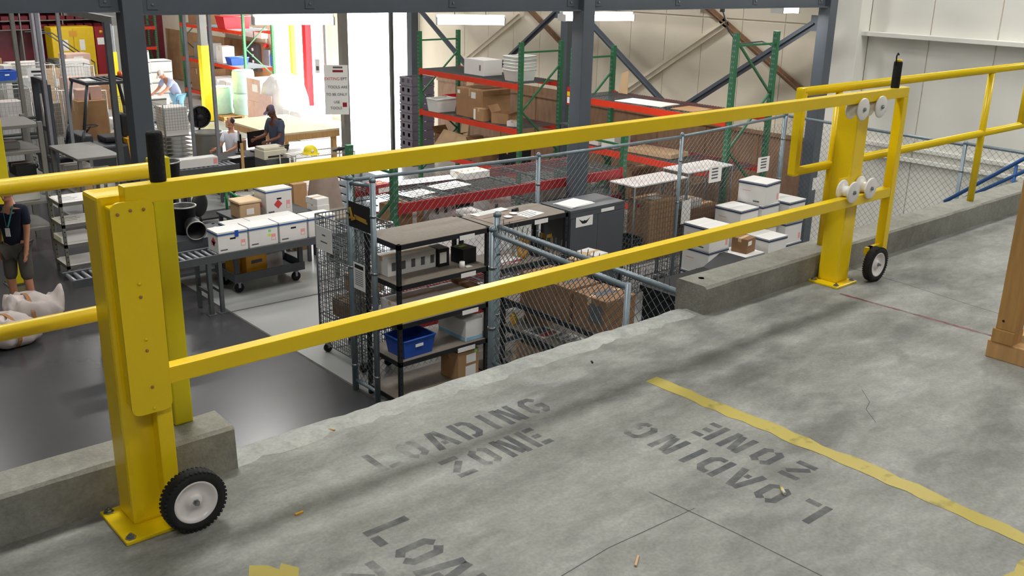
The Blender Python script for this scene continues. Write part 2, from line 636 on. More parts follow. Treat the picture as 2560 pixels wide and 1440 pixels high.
while y > -7.5:
    MB().box(WX - 0.02, WX, y - 1.03, y - 0.008, LOW, CEIL, bev=0.004).build('wall_panel', 'white_wall', wr)
    y -= 1.04
# white building column against the wall
pil = struct('trim_3', MB().box(WX - 0.34, WX - 0.02, 8.66, 9.36, LOW, CEIL, bev=0.01), 'white_wall', label='white building column against the long wall')
struct('trim_4', MB().box(WX - 0.24, WX - 0.02, -7.5, 8.66, 0.715, 0.78, bev=0.004), 'white_wall', label='white horizontal girt along the panelled wall')
struct('trim_5', MB().box(WX - 0.09, WX - 0.02, -7.5, 8.66, -1.03, -0.97, bev=0.004).box(WX - 0.12, WX - 0.02, -7.5, 8.66, -1.2, -1.14, bev=0.004), 'white_wall', label='low ledge along the white wall')
# plywood wainscot behind the racks
ply = thing('plywood_wainscot', 'brown plywood sheets lining the lower wall behind the racks', 'wall lining', (WX, 9.4, LOW))
for i in range(9):
    y0 = 0.0 + 1.22 * i
    MB().box(-0.045, -0.021, y0 + 0.004, y0 + 1.216, 0.02, 1.62 if i < 5 else 1.85).build('plywood_sheet', 'ply', ply)
    if i < 8:
        MB().box(-0.06, -0.045, y0 + 1.15, y0 + 1.25, 0.02, 1.6).build('batten', 'ply', ply)
MB().box(-0.075, -0.046, 0, 11, 1.63, 1.7).build('rail', 'ply', ply)

struct('wall_far', MB().box(-6, WX, 38, 38.2, LOW, CEIL), 'bin_red', label='far end wall of the warehouse')
struct('wall_left', MB().box(-6.2, -6, -8, 38, LOW, CEIL), 'roof', label='wall on the side away from the dock doors')
struct('wall_back', MB().box(-6, WX, -8.2, -8, LOW, CEIL), 'roof', label='wall behind the viewer')
struct('ceiling', MB().box(-6.2, WX + 0.25, -8.2, 38.2, CEIL, CEIL + 0.2), 'roof', label='grey warehouse roof deck')
# yard outside the dock doors
struct('floor_yard', MB().poly([(WX + 0.25, 5, LOW - 0.02), (80, 5, LOW - 0.02), (80, 60, LOW - 0.02), (WX + 0.25, 60, LOW - 0.02)]), 'outdoor', label='sunlit concrete yard outside the dock doors')
#%%PLATFORM_ITEMS
# ------------------------------------------------------------------ paint on the platform floor
STROKES = {
    'L': [[(.1, 1), (.1, 0)], [(.26, .1), (.6, .1)]],
    'O': [[(.26, .9), (.12, .78), (.12, .22), (.26, .1)], [(.38, .9), (.52, .78), (.52, .22), (.38, .1)]],
    'A': [[(.06, 0), (.26, 1)], [(.38, 1), (.58, 0)], [(.26, .3), (.4, .3)]],
    'D': [[(.1, 1), (.1, 0)], [(.25, .9), (.42, .9), (.54, .74), (.54, .26), (.42, .1), (.25, .1)]],
    'I': [[(.15, 1), (.15, 0)]],
    'N': [[(.1, 0), (.1, 1)], [(.24, .95), (.42, .06)], [(.56, 1), (.56, 0)]],
    'G': [[(.55, .74), (.44, .9), (.22, .9), (.1, .74), (.1, .26), (.22, .1)], [(.34, .1), (.46, .1), (.56, .24), (.56, .44), (.38, .44)]],
    'Z': [[(.06, .9), (.56, .9)], [(.5, .72), (.12, .28)], [(.06, .1), (.56, .1)]],
    'E': [[(.1, 1), (.1, 0)], [(.26, .9), (.56, .9)], [(.26, .5), (.5, .5)], [(.26, .1), (.56, .1)]],
}


def stencil(ch, org, right, up, cap, material, z=0.0009, w=0.19):
    mb = MB()
    org, right, up = Vector(org), Vector(right), Vector(up)
    P = lambda p: org + right * p[0] * cap * 1.08 + up * p[1] * cap
    for st in STROKES[ch]:
        pts = [P(p) for p in st]
        h = w * cap / 2
        ds = [(q - p).normalized() for p, q in zip(pts[:-1], pts[1:])]
        ns = [Vector((-d.y, d.x)) for d in ds]
        rows = []
        for i, p in enumerate(pts):
            if i == 0 or i == len(pts) - 1:
                o = ns[min(i, len(ns) - 1)] * h
            else:
                o = (ns[i - 1] + ns[i]).normalized()
                o = o * (h / max(.4, o.dot(ns[i])))
            rows.append([mb.bm.verts.new((p + o * s).to_3d() + Vector((0, 0, z))) for s in (1, -1)])
        for a, c in zip(rows[:-1], rows[1:]):
            mb.bm.faces.new((a[0], a[1], c[1], c[0]))
    return mb.build('stencil_letter', material, platform)


X2, Y2 = (1, 0), (0, 1)
cap = 0.147
for ch, x, m_ in (('A', 1.975, 'stencil'), ('D', 2.105, 'stencil'), ('I', 2.243, 'stencil'), ('N', 2.32, 'stencil'), ('G', 2.455, 'stencil'), ('O', 1.845, 'stencil_faint'), ('L', 1.715, 'stencil_faint')):
    stencil(ch, (x, 2.645), X2, Y2, cap, m_)
for ch, x, m_ in (('Z', 1.90, 'stencil_faint'), ('O', 2.025, 'stencil_faint'), ('N', 2.15, 'stencil'), ('E', 2.275, 'stencil')):
    stencil(ch, (x, 2.435), X2, Y2, cap, m_)
for ch, y, m_ in (('L', 1.475, 'stencil'), ('O', 1.62, 'stencil'), ('A', 1.745, 'stencil'), ('D', 1.875, 'stencil'), ('I', 2.0, 'stencil'), ('N', 2.09, 'stencil'), ('G', 2.235, 'stencil_faint')):
    stencil(ch, (2.765, y), Y2, (-1, 0), cap, m_)
for ch, y, m_ in (('Z', 1.66, 'stencil'), ('O', 1.795, 'stencil'), ('N', 1.93, 'stencil'), ('E', 2.065, 'stencil')):
    stencil(ch, (2.978, y), Y2, (-1, 0), cap, m_)
for ch, y, m_ in (('L', 2.36, 'stencil_mid'), ('O', 2.215, 'stencil_mid'), ('A', 2.08, 'stencil_mid'), ('D', 1.95, 'stencil_mid')):
    stencil(ch, (1.445, y), (0, -1), X2, cap * 1.12, m_)
for ch, y, m_ in (('Z', 2.22, 'stencil_faint'), ('O', 2.09, 'stencil_mid'), ('N', 1.96, 'stencil_mid')):
    stencil(ch, (1.225, y), (0, -1), X2, cap * 1.12, m_)


def tape(pts, w, name, material, z=0.0012, jit=0.008, n=40):
    mb = MB()
    pts = [Vector(p) for p in pts]
    tot = sum((b - a).length for a, b in zip(pts[:-1], pts[1:]))
    L_, R_ = [], []
    for i in range(n + 1):
        t = tot * i / n
        for a, b in zip(pts[:-1], pts[1:]):
            if t <= (b - a).length + 1e-6:
                break
            t -= (b - a).length
        d = (b - a).normalized()
        s = Vector((-d.y, d.x))
        p = a + d * t
        L_.append(mb.bm.verts.new((p + s * (w / 2 + rnd(-jit, jit))).to_3d() + Vector((0, 0, z))))
        R_.append(mb.bm.verts.new((p - s * (w / 2 + rnd(-jit, jit))).to_3d() + Vector((0, 0, z))))
    for i in range(n):
        mb.bm.faces.new((L_[i], R_[i], R_[i + 1], L_[i + 1]))
    return mb.build(name, material, platform)


tape([(3.10, 2.60), (3.115, 2.0), (3.115, 1.5), (3.09, 0.93)], 0.080, 'floor_tape', 'tape', jit=0.010, n=26)
tape([(3.12, 0.90), (2.6, 0.88), (1.1, 0.86)], 0.085, 'floor_tape', 'tape', jit=0.013, n=34)
MB().poly([(1.085, 2.42, 0.0012), (1.02, 2.30, 0.0012), (1.15, 2.24, 0.0012), (1.195, 2.315, 0.0012), (1.165, 2.372, 0.0012), (1.145, 2.345, 0.0012), (1.128, 2.385, 0.0012)]).build('floor_tape', 'tape', platform)
tape([(4.86, 2.74), (4.86, 2.60), (4.875, 2.2), (4.88, 1.7)], 0.021, 'floor_line', 'redline', jit=0.004)

# ------------------------------------------------------------------ sliding safety gate
gate = thing('sliding_gate', 'yellow sliding safety gate of square tube with two black handles and two wheels', 'gate', (0, 0, 0))
BY0, BY1 = 2.775, 2.825
MB().box(0.955, 5.385, BY0, BY1, 1.062, 1.118, bev=0.004).build('top_rail', 'yellow', gate)
MB().box(1.0, 5.335, BY0, BY1, 0.488, 0.543, bev=0.004).build('lower_rail', 'yellow', gate)
MB().box(5.335, 5.385, BY0 - 0.002, BY1 + 0.002, 0.16, 1.062, bev=0.004).build('end_post', 'yellow', gate)
MB().box(0.985, 1.035, BY0 + 0.01, BY1 + 0.006, 0.1, 1.062, bev=0.004).build('end_post', 'yellow', gate)


def wheel(name, c, parent, r=0.1025, w=0.05):
    """Rubber tyre on a dished white rim, axle along y; -y faces us."""
    c = Vector(c)
    mb = MB().lathe([(r * .70, -w * .42), (r * .80, -w * .5), (r * .95, -w * .44), (r, -w * .2), (r, w * .2), (r * .95, w * .44), (r * .80, w * .5), (r * .70, w * .42), (r * .70, -w * .42)], c, 'Y', 40, close=True)
    ty = mb.build('tyre', 'black_rubber', parent)
    mb = MB()
    for k in range(44):
        a = 2 * PI * k / 44
        for s in (-1, 1):
            q = Matrix.Translation(c) @ Matrix.Rotation(a + s * 0.03, 4, 'Y') @ Matrix.Translation((r * 0.967, s * w * 0.26, 0)) @ Matrix.Rotation(s * 0.5, 4, 'X')
            mb.box(-0.003, 0.0035, -0.011, 0.011, -0.0042, 0.0042, mtx=q)
    tag(mb.build('tread', 'black_rubber', ty), kind='stuff')
    rm = MB().lathe([(r * .71, -w * .40), (r * .66, -w * .46), (r * .60, -w * .30), (r * .5, -w * .16), (r * .26, -w * .12), (r * .22, -w * .3), (r * .16, -w * .36), (0.001, -w * .36)], c, 'Y', 36, close=True).build('rim', 'rim', parent)
    MB().lathe([(0.011, -w * .36), (0.011, -w * .48), (0.006, -w * .48), (0.006, -w * .72), (0.001, -w * .72)], c, 'Y', 6, smooth=False).build('axle_nut', 'zinc', rm)
    return ty


wl = YP(500, 1252, 2.70)
wheel('wheel', (1.048, 2.715, 0.1035), gate)
wheel('wheel', (5.235, 2.752, 0.1035), gate)
MB().box(5.19, 5.345, 2.79, 2.81, 0.155, 0.2).rod((5.235, 2.75, 0.1035), (5.235, 2.815, 0.1035), 0.008).box(5.215, 5.255, 2.79, 2.81, 0.09, 0.2).build('wheel_bracket', 'yellow', gate)


def grip(x, top, r, parent, tip=False):
    g = MB().lathe([(r * .96, 1.118), (r, 1.124), (r, top - 0.008), (r * .9, top), (r * .7, top), (0.004, top - 0.004)], (x, 2.80, 0), 'Z', 20).build('handle', 'foam', parent)
    if tip:
        MB().lathe([(r * .8, top - 0.004), (r * .8, top + 0.012), (0.003, top + 0.012)], (x, 2.80, 0), 'Z', 14).build('handle_core', 'yellow', g)
        MB().pipe([(x - r, 2.80, top - 0.02), (x - r * 1.2, 2.80, top + 0.03), (x - r * .7, 2.80, top + 0.045), (x - r * .2, 2.80, top + 0.036)], 0.004, 6).build('strap', 'foam', g)


grip(1.065, 1.263, 0.0235, gate)
grip(5.262, 1.262, 0.0235, gate, tip=True)


def gate_post(name, label, x0, x1, y0, y1, h, bx0, bx1, by0, by1):
    t = thing(name, label, 'post', ((x0 + x1) / 2, (y0 + y1) / 2, 0))
    sh = (-(x0 + x1) / 2, -(y0 + y1) / 2, 0)
    loc = lambda m: [setattr(v, 'co', v.co + Vector(sh)) for v in m.bm.verts] and m
    loc(MB().box(x0, x1, y0, y1, 0.012, h, bev=0.012)).build('post_tube', 'yellow', t)
    bp = loc(MB().box(bx0, bx1, by0, by1, 0.0, 0.013, bev=0.004)).build('base_plate', 'yellow', t)
    for (bx, by) in ((bx0 + .022, by0 + .022), (bx1 - .022, by0 + .022), (bx0 + .022, by1 - .022), (bx1 - .022, by1 - .022)):
        b = loc(MB().lathe([(0.0175, 0.013), (0.0175, 0.0155), (0.0115, 0.0158), (0.0115, 0.0225), (0.0055, 0.0226), (0.0055, 0.029), (0.001, 0.029)], (bx, by, 0), 'Z', 6, smooth=False))
        b.build('anchor_bolt', 'zinc', bp)
    return t, loc


pl, lo = gate_post('gate_post', 'thick yellow gate post with a rounded cover plate beside the nearer wheel', 0.893, 1.027, 2.832, 2.958, 1.085, 0.838, 1.062, 2.748, 2.985)
# cover plate with rounded corners on its face
mb = MB()
px0, px1, pz0, pz1, r = 0.905, 1.030, 0.415, 1.078, 0.026
pts = []
for (cx, cz, a0) in ((px1 - r, pz1 - r, 0), (px0 + r, pz1 - r, 90), (px0 + r, pz0 + r, 180), (px1 - r, pz0 + r, 270)):
    for k in range(6):
        a = math.radians(a0 + 18 * k)
        pts.append((cx + r * math.cos(a), 2.762, cz + r * math.sin(a)))
mb.poly(pts, 0.008, (0, 1, 0))
pp = lo(mb).build('cover_plate', 'yellow', pl)
lo(MB().box(0.912, 0.96, 2.77, 2.833, 0.44, 1.06, bev=0.006)).build('spacer_channel', 'yellow', pl)
for (bx, bz) in ((0.925, 1.045), (0.962, 1.052), (1.0, 1.05), (0.965, 0.83), (0.966, 0.79), (0.968, 0.655), (0.968, 0.62), (0.972, 0.50), (0.972, 0.43)):
    lo(MB().lathe([(0.005, 0.0), (0.005, -0.0025), (0.001, -0.003)], (bx, 2.762, bz), 'Y', 8)).build('rivet', 'yellow' if bz in (0.83, 0.655, 0.43) else 'strap', pp)

pr, lo = gate_post('gate_post', 'thick yellow gate post carrying four white spool rollers by the farther wheel', 4.975, 5.102, 2.838, 2.962, 1.05, 4.912, 5.122, 2.79, 2.982)


def spool(x, z, parent, R=0.06, rr=0.03):
    y0, y1 = 2.757, 2.836
    s = lo(MB().lathe([(0.008, 0), (R * .93, 0), (R, 0.003), (R, 0.009), (R * .9, 0.011), (rr * 1.1, 0.014), (rr, 0.018), (rr, 0.064), (R * .9, 0.068), (R, 0.071), (R, 0.076), (R * .93, 0.078), (0.008, 0.078)], (x, y0, z), 'Y', 32)).build('spool_roller', 'white_plastic', parent)
    lo(MB().rod((x, y0 - 0.012, z), (x, 2.86, z), 0.006).lathe([(0.012, 0.0), (0.012, -0.008), (0.001, -0.008)], (x, y0, z), 'Y', 6, smooth=False)).build('roller_bolt', 'zinc', s)


for (x, z) in ((4.888, 1.031), (5.072, 1.031), (4.9, 0.574), (5.082, 0.574)):
    spool(x, z, pr)
lo(MB().box(4.86, 5.11, 2.8385, 2.846, 0.985, 1.049)).build('roller_bracket', 'yellow', pr)
lo(MB().box(4.87, 5.11, 2.8385, 2.846, 0.545, 0.64)).build('roller_bracket', 'yellow', pr)

# ------------------------------------------------------------------ fixed guardrails
RY = 3.085
gl = thing('guardrail', 'yellow pipe guardrail on the curb beside the nearer gate post', 'guardrail', (0.5, RY, 0.16))
sh = Vector((0.5, RY, 0.16))
PR = 0.0255
def grail(parts, parent, sh, material='yellow'):
    for nm, mb in parts:
        bmesh.ops.translate(mb.bm, verts=mb.bm.verts[:], vec=-sh)
        mb.build(nm, material, parent)
grail([('top_rail', MB().rod((-6, RY, 1.092), (1.165, RY, 1.092), PR, n=16)), ('mid_rail', MB().rod((-6, RY, 0.652), (1.0, RY, 0.652), PR, n=16)),
       ('rail_post', MB().rod((-1.5, RY, 0.16), (-1.5, RY, 1.09), PR, n=16)), ('rail_post', MB().rod((-4, RY, 0.16), (-4, RY, 1.09), PR, n=16))], gl, sh)
grail([('end_post', MB().box(1.165, 1.232, RY + 0.035, RY + 0.075, 0.168, 1.12, bev=0.006))], gl, sh, 'yellow_dull')
gr = thing('guardrail', 'yellow pipe guardrail with a looped end on the curb beyond the farther gate post', 'guardrail', (7.0, RY, 0.155))
sh = Vector((7.0, RY, 0.155))
grail([('top_rail', MB().rod((4.79, RY, 1.095), (15.0, RY, 1.095), PR, n=16)), ('mid_rail', MB().rod((4.79, RY, 0.648), (15.0, RY, 0.648), PR, n=16)),
       ('end_loop', MB().box(4.765, 4.815, RY - 0.025, RY + 0.025, 0.625, 1.12, bev=0.012)),
       ('rail_post', MB().rod((5.17, RY, 0.155), (5.17, RY, 1.07), 0.021, n=14)),
       ('rail_post', MB().rod((7.12, RY, 0.155), (7.12, RY, 1.07), 0.024, n=14)), ('rail_post', MB().rod((7.75, RY, 0.66), (7.75, RY, 1.07), 0.024, n=14)),
       ('rail_post', MB().rod((10.0, RY, 0.155), (10.0, RY, 1.07), 0.024, n=14))], gr, sh)

# ------------------------------------------------------------------ wooden frame standing on the platform, floor litter
wf = thing('lumber_frame', 'sawn lumber frame corner standing on the platform floor', 'wooden frame', (4.63, 1.72, 0))
MB().box(-0.05, 0.04, -0.045, 0.045, 0.15, 2.3, bev=0.004).build('upright', 'wood', wf)
MB().box(-0.056, 0.05, -0.045, 0.055, 0.085, 0.15, bev=0.003).build('foot_block', 'wood', wf)
MB().box(-0.05, 0.038, -1.3, 0.07, 0.0, 0.085, bev=0.004).build('bottom_runner', 'wood_light', wf)
MB().box(0.045, 0.9, -0.02, 0.02, 0.0, 0.09, bev=0.003).build('bottom_runner', 'wood_light', wf)
MB().box(0.04, 0.08, -1.3, -0.06, 0.2, 0.29, bev=0.003).build('side_board', 'wood_light', wf)
MB().lathe([(0.006, 0), (0.001, -0.001)], (-0.0515, 0.015, 0.195), 'X', 8).build('screw_hole', 'shadow_hole', wf)  # flat dark disc, painted for the shade inside an open screw hole
d = thing('dowel_stub', 'short yellow tipped dowel stub lying on the platform floor', 'litter', (2.725, 1.65, 0.006), 0.9)
MB().rod((-0.018, 0, 0), (0.012, 0, 0), 0.006, n=10).build('dowel', 'beige', d)
MB().rod((0.012, 0, 0), (0.02, 0, 0), 0.0062, n=10).build('tip', 'yellow', d)
for n, (x, y, l, a, mm, lab) in enumerate(((1592, 1402, 0.03, 0.6, 'card_l', 'pale wood splinter on the floor below the faded stencil'), (822, 1073, 0.028, 2.0, 'wood', 'brown wood chip near the chipped edge of the platform'),
                                          (748, 1283, 0.016, 0.1, 'amber', 'tiny yellow scrap on the platform floor beside the nearer wheel'), (2510, 968 - 90, 0.05, 0.2, 'wood', 'small twig lying by the foot of the lumber frame'),
                                          (1480, 905, 0.012, 1.0, 'shadow_hole', 'small dark crumb near the open edge'), (2250, 588, 0.05, 0.3, 'strap', 'brown leaf scrap at the foot of the far curb'))):
    p = G(x, y, 0.003)
    o = MB().box(-l, l, -0.004, 0.004, -0.003, 0.003, bev=0.001).build('wood_chip', mm)
    o.location = p
    o.rotation_euler = (0, 0.05, a)
    tag(o, lab, 'litter')
#%%WAREHOUSE
# ------------------------------------------------------------------ builders for warehouse goods
def slot_row(mb, x, y0, y1, z0, z1, step=0.0762):
    z = z0 + 0.05
    while z < z1 - 0.03:
        mb.box(x - 0.008, x + 0.008, y0, y1, z, z + 0.028)
        z += step


def rack(name, label, loc, rz, frames, depth, levels, red='red_beam', bh=0.10, deck='wire', group=None, lo_brace=0.25):
    """Pallet rack. Local x runs along the beams, local y from front to rear. frames: (x, height); levels: beam top heights."""
    t = thing(name, label, 'rack', loc, rz, group)
    for (x, h) in frames:
        for y in (0.0, depth - 0.075):
            u = MB().box(x - 0.04, x + 0.04, y, y + 0.07, 0.0, h).build('upright', 'green_rack', t)
            sl = MB()
            slot_row(sl, x - 0.016, y - 0.001, y + 0.002, 0.1, h)
            slot_row(sl, x + 0.016, y - 0.001, y + 0.002, 0.1, h)
            tag(sl.build('slots', 'galv', u), kind='stuff')
            MB().box(x - 0.06, x + 0.06, y - 0.02, y + 0.09, 0, 0.01).build('foot_plate', 'green_rack', u)
        z = lo_brace
        up = True
        while z + 0.8 < h:
            MB().bar((x, 0.07, z if up else z + 0.8), (x, depth - 0.075, z + 0.8 if up else z), 0.03).build('diagonal_brace', 'green_rack', t)
            z += 0.8
            up = not up
        MB().bar((x, 0.07, h - 0.18), (x, depth - 0.075, h - 0.18), 0.032).build('horizontal_brace', 'green_rack', t)
    a, b = frames[0][0] + 0.04, frames[-1][0] - 0.04
    for z in levels:
        for (y, yy) in ((-0.004, 0.05), (depth - 0.055, depth)):
            bb = MB().box(a, b, y, yy, z - bh, z).build('beam', red, t)
            MB().box(a - 0.012, a + 0.03, y - 0.006, yy, z - bh - 0.02, z + 0.02).build('beam_connector', red, bb)
            MB().box(b - 0.03, b + 0.012, y - 0.006, yy, z - bh - 0.02, z + 0.02).build('beam_connector', red, bb)
        mb = MB()
        n = int((b - a) / 0.055)
        for i in range(n + 1):
            x = a + 0.01 + (b - a - 0.02) * i / n
            mb.box(x - 0.003, x + 0.003, 0.0, depth, z + 0.001, z + 0.008)
        for k in range(9):
            y = 0.03 + (depth - 0.06) * k / 8
            mb.box(a + 0.01, b - 0.01, y - 0.003, y + 0.003, z - 0.004, z + 0.002)
        for k in range(7):
            x = a + (b - a) * (k + 0.5) / 7
            mb.box(x - 0.025, x + 0.025, 0.05, depth - 0.055, z - 0.02, z - 0.005)
        tag(mb.build('wire_deck', 'wire', t), kind='stuff')
    return t


def mesh_wall(p0, p1, z0, z1, sp=0.07, r=0.0022, diag=True, sz=None):
    """Wire mesh in a vertical plane between two plan points: diamonds (chain link) or squares."""
    mb = MB()
    p0, p1 = Vector((p0[0], p0[1], 0)), Vector((p1[0], p1[1], 0))
    L = (p1 - p0).length
    u = (p1 - p0) / L
    nrm = Vector((-u.y, u.x, 0))
    H = z1 - z0

    def seg(a, b, off):
        A = p0 + u * a[0] + Vector((0, 0, z0 + a[1])) + nrm * off
        B = p0 + u * b[0] + Vector((0, 0, z0 + b[1])) + nrm * off
        mb.bar(A, B, r * 2, up=nrm)
    if diag:
        s = -H
        while s < L:
            a0, a1 = max(0, s), min(L, s + H)
            if a1 - a0 > 0.01:
                seg((a0, a0 - s), (a1, a1 - s), r)
                seg((a0, H - (a0 - s)), (a1, H - (a1 - s)), -r)
            s += sp * 1.414
    else:
        n = max(1, int(L / sp))
        for i in range(n + 1):
            seg((L * i / n, 0), (L * i / n, H), r)
        k = max(1, int(H / (sz or sp)))
        for i in range(k + 1):
            seg((0, H * i / k), (L, H * i / k), -r)
    return mb


def fence_post(t, x, y, h, base=(0, 0), r=0.03, cap=True):
    p = MB().rod((x, y, 0), (x, y, h), r, n=12).build('post', 'galv', t)
    if cap:
        MB().lathe([(r * 1.1, h - 0.01), (r * 1.1, h + 0.015), (r * .6, h + 0.035), (0.002, h + 0.04)], (x, y, 0), 'Z', 12).build('post_cap', 'galv', p)
    for z in (0.3, h * 0.35, h * 0.6, h * 0.85):
        MB().lathe([(r, -0.012), (r * 1.15, -0.012), (r * 1.15, 0.012), (r, 0.012)], (x, y, z), 'Z', 12, close=True).build('tension_band', 'zinc', p)
    return p


def carton(label, x, y, z, w, d, h, rz=0.0, body='card', group=None, papers=(), tape=True, name='carton', cat='box', open_top=False, tape_m='card_l'):
    """Cardboard box: body, two top flaps meeting at a seam, tape, printed papers. Origin at the middle of its base."""
    t = thing(name, label, cat, (x, y, z), rz, group)
    x0, x1, y0, y1 = -w / 2, w / 2, -d / 2, d / 2
    th = 0.006
    if open_top:
        mb = MB().box(x0, x1, y0, y1, 0, th).box(x0, x0 + th, y0, y1, th, h).box(x1 - th, x1, y0, y1, th, h).box(x0 + th, x1 - th, y0, y0 + th, th, h).box(x0 + th, x1 - th, y1 - th, y1, th, h)
        mb.build('body', body, t)
        MB().hexa([(x0, y0, h - .004), (x1, y0, h - .004), (x1, y0 + .004, h), (x0, y0 + .004, h)], [(x0, y0 - d * .35, h + .05), (x1, y0 - d * .35, h + .05), (x1, y0 - d * .35, h + .056), (x0, y0 - d * .35, h + .056)]).build('flap', body, t)
        MB().hexa([(x0, y1, h - .004), (x1, y1, h - .004), (x1, y1 - .004, h), (x0, y1 - .004, h)], [(x0, y1 + d * .2, h + .12), (x1, y1 + d * .2, h + .12), (x1, y1 + d * .2, h + .126), (x0, y1 + d * .2, h + .126)]).build('flap', body, t)
    else:
        MB().box(x0, x1, y0, y1, 0, h - 0.004, bev=min(0.006, h * .05)).build('body', body, t)
        MB().box(x0 + .002, x1 - .002, y0 + .002, -0.0015, h - 0.004, h).build('flap', body, t)
        MB().box(x0 + .002, x1 - .002, 0.0015, y1 - .002, h - 0.004, h).build('flap', body, t)
        if tape:
            MB().box(x0 - .001, x1 + .001, -0.025, 0.025, h, h + 0.0012).box(x1, x1 + .0012, -0.025, 0.025, h * .75, h).box(x0 - .0012, x0, -0.025, 0.025, h * .75, h).build('tape', tape_m, t)
    for pz in papers:
        face, u, v, pw, ph, pm = pz
        e = 0.0016
        b = MB()
        if face == 'front':
            b.box(x0 + u * w - pw / 2, x0 + u * w + pw / 2, y0 - e, y0, v * h - ph / 2, v * h + ph / 2)
        elif face == 'back':
            b.box(x0 + u * w - pw / 2, x0 + u * w + pw / 2, y1, y1 + e, v * h - ph / 2, v * h + ph / 2)
        elif face == 'left':
            b.box(x0 - e, x0, y0 + u * d - pw / 2, y0 + u * d + pw / 2, v * h - ph / 2, v * h + ph / 2)
        elif face == 'right':
            b.box(x1, x1 + e, y0 + u * d - pw / 2, y0 + u * d + pw / 2, v * h - ph / 2, v * h + ph / 2)
        else:
            b.box(x0 + u * w - pw / 2, x0 + u * w + pw / 2, y0 + v * d - ph / 2, y0 + v * d + ph / 2, h, h + e)
        b.build('printed_label' if pm not in ('print', 'ink', 'red_ink', 'pink_ink', 'blue_ink', 'navy_ink') else 'print', pm, t)
    return t


def file_box(label, x, y, z, w=0.38, d=0.33, h=0.29, rz=0.0, band='blue_ink', group=None, name='file_box', lid=True, prints=True, red_left=False, dots=False, flip=False, hole=True):
    """White lidded carton with a coloured band round the lid."""
    t = thing(name, label, 'box', (x, y, z), rz, group)
    x0, x1, y0, y1 = -w / 2, w / 2, -d / 2, d / 2
    bd = MB().box(x0, x1, y0, y1, 0, h - 0.012, bev=0.005).build('body', 'white_box', t)
    lh = 0.05 if not flip else 0.02
    zz = h - lh
    o = 0.005
    ld = MB().box(x0 - o, x1 + o, y0 - o, y1 + o, zz, h, bev=0.003).build('lid', 'white_box', t)
    e = 0.0012
    for (q0, q1) in (((zz + 0.006, zz + lh * .55),) if not flip else ((zz + 0.002, zz + 0.016),)):
        b = MB().box(x0 - o - e, x1 + o + e, y0 - o - e, y0 - o, q0, q1).box(x0 - o - e, x1 + o + e, y1 + o, y1 + o + e, q0, q1)
        b.box(x0 - o - e, x0 - o, y0 - o, y1 + o, q0, q1).box(x1 + o, x1 + o + e, y0 - o, y1 + o, q0, q1)
        b.build('band', band, ld)
        if band == 'navy_ink':
            b = MB().box(x0 - o - e, x1 + o + e, y0 - o - e, y0 - o, q1 + .006, q1 + .012).box(x0 - o - e, x0 - o, y0 - o, y1 + o, q1 + .006, q1 + .012)
            b.build('band', 'navy_ink', ld)
    MB().box(x0 + .01, x1 - .01, -0.012, 0.012, h, h + 0.001).build('tape', 'paper', ld)
    if hole:
        MB().lathe([(0.014, 0), (0.001, -0.001)], (0.0, y0 - 0.0006, h * .62), 'Y', 12).bm.free() if False else None
        MB().box(-0.04, 0.04, y0 - 0.0012, y0 - 0.0002, h * .60, h * .60 + 0.024, bev=0.0004).build('hand_hole', 'shadow_hole', bd)
    if prints and band == 'navy_ink':
        MB().box(x1 - .075, x1 - .03, y0 - e, y0, h * .12, h * .4).build('print', 'pink_ink', bd)
        MB().box(x0 - e, x0, -.13, -.03, h * .10, h * .16).build('print', 'print', bd)
        MB().box(x0 - e, x0, .02, .15, h * .55, h * .58).build('print', 'pink_ink', bd)
    elif prints:
        MB().box(x1 - .10, x1 - .035, y0 - e, y0, h * .22, h * .52).build('print', 'pink_ink', bd)
        MB().box(x1 - .092, x1 - .043, y0 - e * 1.6, y0 - e, h * .24, h * .36).build('print', 'white_box', bd)
        MB().box(x0 - e, x0, -0.06, 0.06, h * .3, h * .5).build('print', 'pink_ink', bd)
        MB().box(x0 + .03, x0 + .13, y0 - e, y0, h * .12, h * .18).build('print', 'print', bd)
    if red_left:
        q = Matrix.Translation((x0 - e / 2, -0.02, h * .5)) @ Matrix.Rotation(PI / 4, 4, 'X')
        MB().box(-e / 2, e / 2, -0.045, 0.045, -0.045, 0.045, mtx=q).build('hazard_diamond', 'red_ink', bd)
    if dots:
        MB().box(0.07, 0.11, y0 - e, y0, h * .63, h * .75).build('sticker', M['sticker_g'], bd)
        MB().box(0.065, 0.105, y0 - e, y0, h * .42, h * .54).build('sticker', M['sticker_y'], bd)
    return t


M['sticker_g'] = mat('green_sticker', '#7fd07a', 0.7, var=0)
M['sticker_y'] = mat('lime_sticker', '#c6e03a', 0.7, var=0)
M['gold'] = mat('gold_print', '#b48a2c', 0.5, var=0.2)
M['tan_plastic'] = mat('tan_lid', '#e2c49a', 0.5, var=0.05)


